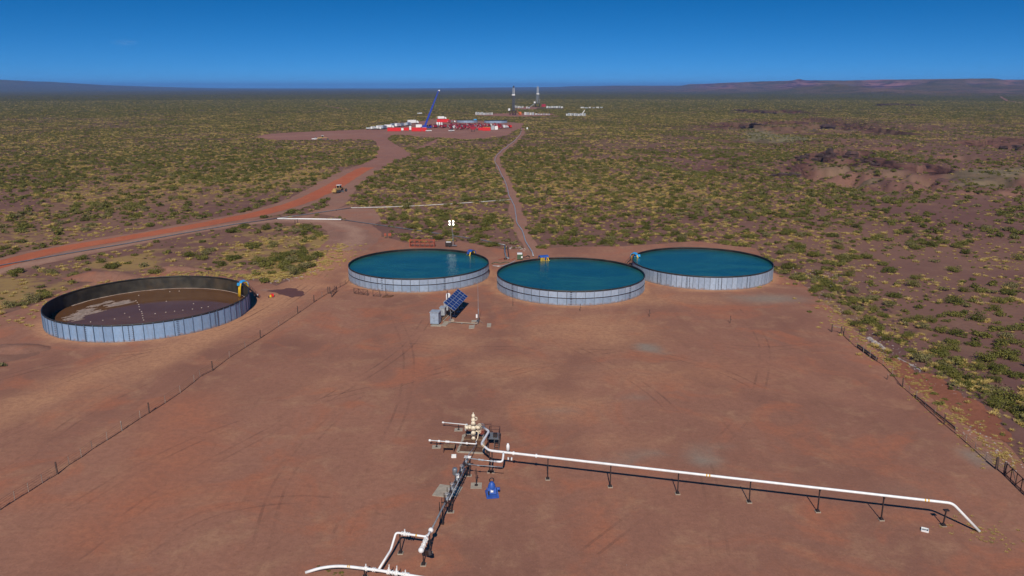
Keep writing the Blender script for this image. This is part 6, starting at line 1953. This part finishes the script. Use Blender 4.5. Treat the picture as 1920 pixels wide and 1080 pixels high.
for n_, i in enumerate(solo):
    o = link('desert_shrub', NEAR[n_ % 6], loc=(X[i], Y[i], Z[i] - .05), rot=(0, 0, A[i]))
    hgt = S[i] * (.75 + .3 * ((n_ * 7) % 10) / 10)
    o.scale = (S[i], S[i] * (.8 + .3 * ((n_ * 3) % 10) / 10), hgt)
    m_ = MARKS[int(wh_[n_])][1]; rk_ = rank[n_]
    if rk_ < 12: lab = f'dark green desert shrub {NTH[rk_]} to {m_}'
    else: lab = f'dark green desert shrub farther out from {m_}'
    tag(o, lab, 'shrub', 'shrubs around ' + m_ if rk_ < 12 else 'farther shrubs around ' + m_)

def cloud(name, pos, scl, rot, meshes, label):
    """many small plants: instances on a point mesh"""
    me = bpy.data.meshes.new(name)
    n = len(pos)
    me.vertices.add(n); me.vertices.foreach_set('co', pos.astype(np.float32).ravel())
    a = me.attributes.new('scl', 'FLOAT_VECTOR', 'POINT'); a.data.foreach_set('vector', scl.astype(np.float32).ravel())
    a = me.attributes.new('rotz', 'FLOAT', 'POINT'); a.data.foreach_set('value', rot.astype(np.float32))
    a = me.attributes.new('pick', 'INT', 'POINT'); a.data.foreach_set('value', (np.arange(n) * 7 % 11 % len(meshes)).astype(np.int32))
    me.update()
    o = link(name, me)
    src = bpy.data.collections.new(name + '_source')
    for m in meshes: src.objects.link(bpy.data.objects.new(m.name, m))
    ng = bpy.data.node_groups.new(name, 'GeometryNodeTree')
    ng.interface.new_socket('Geometry', in_out='INPUT', socket_type='NodeSocketGeometry')
    ng.interface.new_socket('Geometry', in_out='OUTPUT', socket_type='NodeSocketGeometry')
    gi = ng.nodes.new('NodeGroupInput'); go = ng.nodes.new('NodeGroupOutput')
    ip = ng.nodes.new('GeometryNodeInstanceOnPoints'); ci = ng.nodes.new('GeometryNodeCollectionInfo')
    ci.inputs['Collection'].default_value = src
    ci.inputs['Separate Children'].default_value = True
    ci.inputs['Reset Children'].default_value = True
    def na(nm, ty):
        q = ng.nodes.new('GeometryNodeInputNamedAttribute'); q.data_type = ty; q.inputs['Name'].default_value = nm
        return q.outputs['Attribute']
    cx_ = ng.nodes.new('ShaderNodeCombineXYZ')
    lk = ng.links.new
    lk(na('rotz', 'FLOAT'), cx_.inputs[2])
    lk(gi.outputs[0], ip.inputs['Points']); lk(ci.outputs[0], ip.inputs['Instance'])
    ip.inputs['Pick Instance'].default_value = True
    lk(na('pick', 'INT'), ip.inputs['Instance Index'])
    lk(cx_.outputs[0], ip.inputs['Rotation']); lk(na('scl', 'FLOAT_VECTOR'), ip.inputs['Scale'])
    lk(ip.outputs[0], go.inputs[0])
    md = o.modifiers.new('scatter', 'NODES'); md.node_group = ng
    return tag(o, label, None, None, 'stuff')

def pack(x, y, z, s, a, hs=.85):
    hh = s * hs * (.8 + .4 * vnoise(x * 3.1, y * 3.1, 3))
    return np.stack([x, y, z - .04], -1), np.stack([s, s * (.75 + .45 * vnoise(x * 2.3, y * 1.7, 6)), hh], -1), a
rd = np.hypot(X[rest], Y[rest])
cloud('shrubland', *pack(X[rest], Y[rest], Z[rest], S[rest], A[rest]), MIDS, 'smaller dark green desert shrubs scattered over the plain')
f1 = scatter(700, 1500, .10, .8, 2.4, 3, 's'); f2 = scatter(1500, 3000, .042, 1.2, 3.4, 4, 's'); f3 = scatter(3000, 4200, .016, 1.6, 4.0, 9, 's'); f4 = scatter(4200, 6000, .004, 2.0, 5.0, 10, 's')
fx = [np.concatenate(q) for q in zip(f1, f2, f3, f4)]
cloud('far_shrubland', *pack(*fx, hs=.7), FARS, 'distant green shrubland running to the foot of the mesas')
g1 = [np.concatenate(q) for q in zip(scatter(70, 360, .19, .35, 1.5, 5, 'g'), scatter(360, 700, .15, .5, 1.7, 6, 'g'))]
cloud('grass', *pack(*g1, hs=.62), GRN, 'yellow dry bunch grass between the shrubs')
g2 = [np.concatenate(q) for q in zip(scatter(700, 1700, .075, .7, 2.4, 7, 'g'), scatter(1700, 3600, .016, 1.2, 3.4, 11, 'g'))]
cloud('far_grass', *pack(*g2, hs=.5), GRF, 'yellow dry grass on the distant plain')
# weeds along the right fence and at the end of the pipe
def weeds(px, n, spread, smin, smax, seed, mats, name, label):
    rg = np.random.default_rng(seed)
    P = [at(a, c) for a, c in px]
    x = []; y = []
    for k in range(n):
        f = rg.random() * (len(P) - 1); i = int(f)
        q = P[i].lerp(P[min(i + 1, len(P) - 1)], f - i)
        x.append(q.x + rg.normal() * spread); y.append(q.y + rg.normal() * spread)
    x, y = np.array(x), np.array(y)
    z = np.maximum(terrain(x, y)[0], 0.0 * x - 3)
    d = -poly_dist(x, y, EDGE, True)
    z = np.where(d > 0, z, np.maximum(z, 0))
    s = rg.uniform(smin, smax, n)
    return cloud(name, *pack(x, y, z, s, rg.random(n) * 6.28, .7), GRN if mats is GRF else mats, label)
weeds([(1580, 600), (1640, 655), (1710, 715), (1780, 770), (1850, 830), (1900, 880)], 520, 1.7, .12, .5, 31, GRF, 'grass', 'dry grass along the foot of the right fence')
weeds([(1540, 575), (1600, 625), (1700, 700)], 120, 1.2, .15, .5, 32, GRF, 'grass', 'dry grass on the corner of the pad')
weeds([(1800, 985), (1850, 1000), (1920, 1020)], 90, 1.5, .10, .34, 33, GRF, 'grass', 'small dry tufts around the end of the white pipe')
weeds([(600, 1070), (640, 1076)], 10, .3, .15, .35, 34, MIDS, 'weeds', 'green weeds under the curved white pipe')
weeds([(60, 600), (170, 545), (300, 520), (430, 512), (540, 520), (600, 495), (640, 460)], 900, 3.5, .3, .9, 35, GRF, 'grass', 'yellow grass fringe behind the drained tank')
weeds([(1480, 505), (1560, 548), (1640, 610), (1720, 672), (1820, 730), (1900, 780)], 55, 6.0, .35, 1.5, 37, MIDS, 'weeds', 'low shrubs along the outer foot of the pad edge')
weeds([(1480, 500), (1560, 545), (1640, 605), (1720, 665), (1820, 725), (1900, 775)], 190, 6.0, .25, .9, 38, GRF, 'grass', 'yellow grass outside the right fence')
weeds([(1690, 650), (1800, 720), (1900, 790)], 60, 4.0, .3, .8, 36, MIDS, 'weeds', 'low green weeds at the foot of the embankment')

# ------------------------------------------------------------------ stones
def stone_mesh(seed):
    rg = np.random.default_rng(seed)
    b = MB(); n = 7
    for z, r in ((0, .9), (.35, 1.0), (.62, .55)):
        for k in range(n):
            a = 2 * PI * k / n
            q = r * rg.uniform(.7, 1.15)
            b.v.append((q * math.cos(a), q * math.sin(a) * .8, z * rg.uniform(.8, 1.2)))
    for i in range(2):
        for k in range(n):
            b.f.append((i * n + k, i * n + (k + 1) % n, (i + 1) * n + (k + 1) % n, (i + 1) * n + k)); b.mi.append(0)
    b.f.append(tuple(range(2 * n, 3 * n))); b.mi.append(0)
    return b.mesh('stone', M['pale_stone'])
STONES = [stone_mesh(k) for k in range(4)]
weeds([(1490, 515), (1540, 552), (1590, 595), (1640, 640), (1700, 690), (1780, 745)], 300, 1.5, .05, .17, 41, STONES, 'rubble', 'pale stones along the edge of the pad')
weeds([(1500, 505), (1560, 520), (1640, 545)], 90, 3.2, .06, .22, 42, STONES, 'rubble', 'pale stones strewn below the right-hand tank')
weeds([(480, 520), (540, 525), (600, 500)], 60, 2.2, .08, .35, 43, STONES, 'rubble', 'pale stones beside the track at the drained tank')
weeds([(955, 462), (985, 470)], 36, 1.4, .10, .4, 44, STONES, 'rubble', 'pale rubble behind the middle tank')
weeds([(200, 900), (700, 720), (1200, 700), (1600, 850), (1300, 1000), (900, 1000), (500, 950)], 420, 14, .02, .09, 45, STONES, 'gravel', 'small pebbles scattered over the bare pad')
weeds([(1820, 800), (1870, 850), (1905, 880)], 120, 1.0, .05, .2, 46, STONES, 'rubble', 'stones and clods beside the braced gate')
for i, (px, w_, lab) in enumerate([([(1628, 634), (1640, 643), (1652, 651), (1660, 660)], .5, 'broken pale slab of rock lying along the pad edge above the dark rail'),
                                   ([(1680, 672), (1695, 681), (1712, 690), (1727, 700)], .16, 'thin white line of crust along the top of the raw soil bank')]):
    P = [at(a, c) for a, c in px]
    b = MB(); n = 26
    rg = np.random.default_rng(60 + i)
    top = []
    for k in range(n + 1):
        f = k / n * (len(P) - 1); j = min(int(f), len(P) - 2)
        q = P[j].lerp(P[j + 1], f - j)
        d = (P[j + 1] - P[j]).normalized(); nn = Vector((-d.y, d.x, 0))
        z0 = max(0.0, float(terrain(np.array([q.x]), np.array([q.y]))[0][0]))
        w2 = w_ * rg.uniform(.5, 1.2)
        top += [q + nn * w2 + Vector((0, 0, z0 + .05)), q + nn * w2 * .4 + Vector((0, 0, z0 + .5 * w_ * rg.uniform(.6, 1.2))), q - nn * w2 * .4 + Vector((0, 0, z0 + .45 * w_ * rg.uniform(.6, 1.2))), q - nn * w2 + Vector((0, 0, z0 - .1))]
    b.add(top, [(k * 4 + m, k * 4 + m + 1, k * 4 + m + 5, k * 4 + m + 4) for k in range(n) for m in range(3)])
    tag(b.build('rock_ledge', M['pale_stone']), lab, 'rock')

# ------------------------------------------------------------------ air
HAZE = True
if HAZE:
    hm = bpy.data.materials.new('haze')
    hm.use_nodes = True
    nt = hm.node_tree; nt.nodes.clear()
    out = nt.nodes.new('ShaderNodeOutputMaterial'); pv = nt.nodes.new('ShaderNodeVolumePrincipled')
    pv.inputs['Color'].default_value = (0.21, 0.46, 1.0, 1)
    pv.inputs['Density'].default_value = 0.000042
    pv.inputs['Anisotropy'].default_value = 0.0
    nt.links.new(pv.outputs[0], out.inputs['Volume'])
    b = MB(); b.box((0, 0, 105), (88000, 88000, 250))
    tag(b.build('haze', hm), kind='stuff')

def wisp():
    m = bpy.data.materials.new('cloud_vapour'); m.use_nodes = True
    nt = m.node_tree; nt.nodes.clear(); t = NT(nt)
    out = t.n('ShaderNodeOutputMaterial'); pv = t.n('ShaderNodeVolumePrincipled')
    g = t.n('ShaderNodeTexCoord').outputs['Object']
    gr = t.n('ShaderNodeTexGradient'); gr.gradient_type = 'SPHERICAL'
    t.l(g, gr.inputs[0])
    n = t.noise(t.mapping(g, (2.2, 1.2, 2.6), (0, .25, 0)), 1.6, 4, 0.6, 0.7)
    d = t.math('MULTIPLY', t.ramp(n, .46, .72), t.ramp(gr.outputs[0], 0.0, .5))
    t.l(t.math('MULTIPLY', d, 0.0022), pv.inputs['Density'])
    pv.inputs['Color'].default_value = (.95, .97, 1, 1)
    t.l(pv.outputs[0], out.inputs['Volume'])
    b = MB(); b.lathe([(max(math.sin(a), .001), -math.cos(a)) for a in np.linspace(0, PI, 9)], 16)
    y = 9000.0
    x = (288 - 960) / FPX * y / CT
    o = b.build('cloud', m, loc=(x, y, CH + (164 - 86) * y / FPX))
    o.scale = (190, 120, 42)
    tag(o, kind='stuff')
wisp()
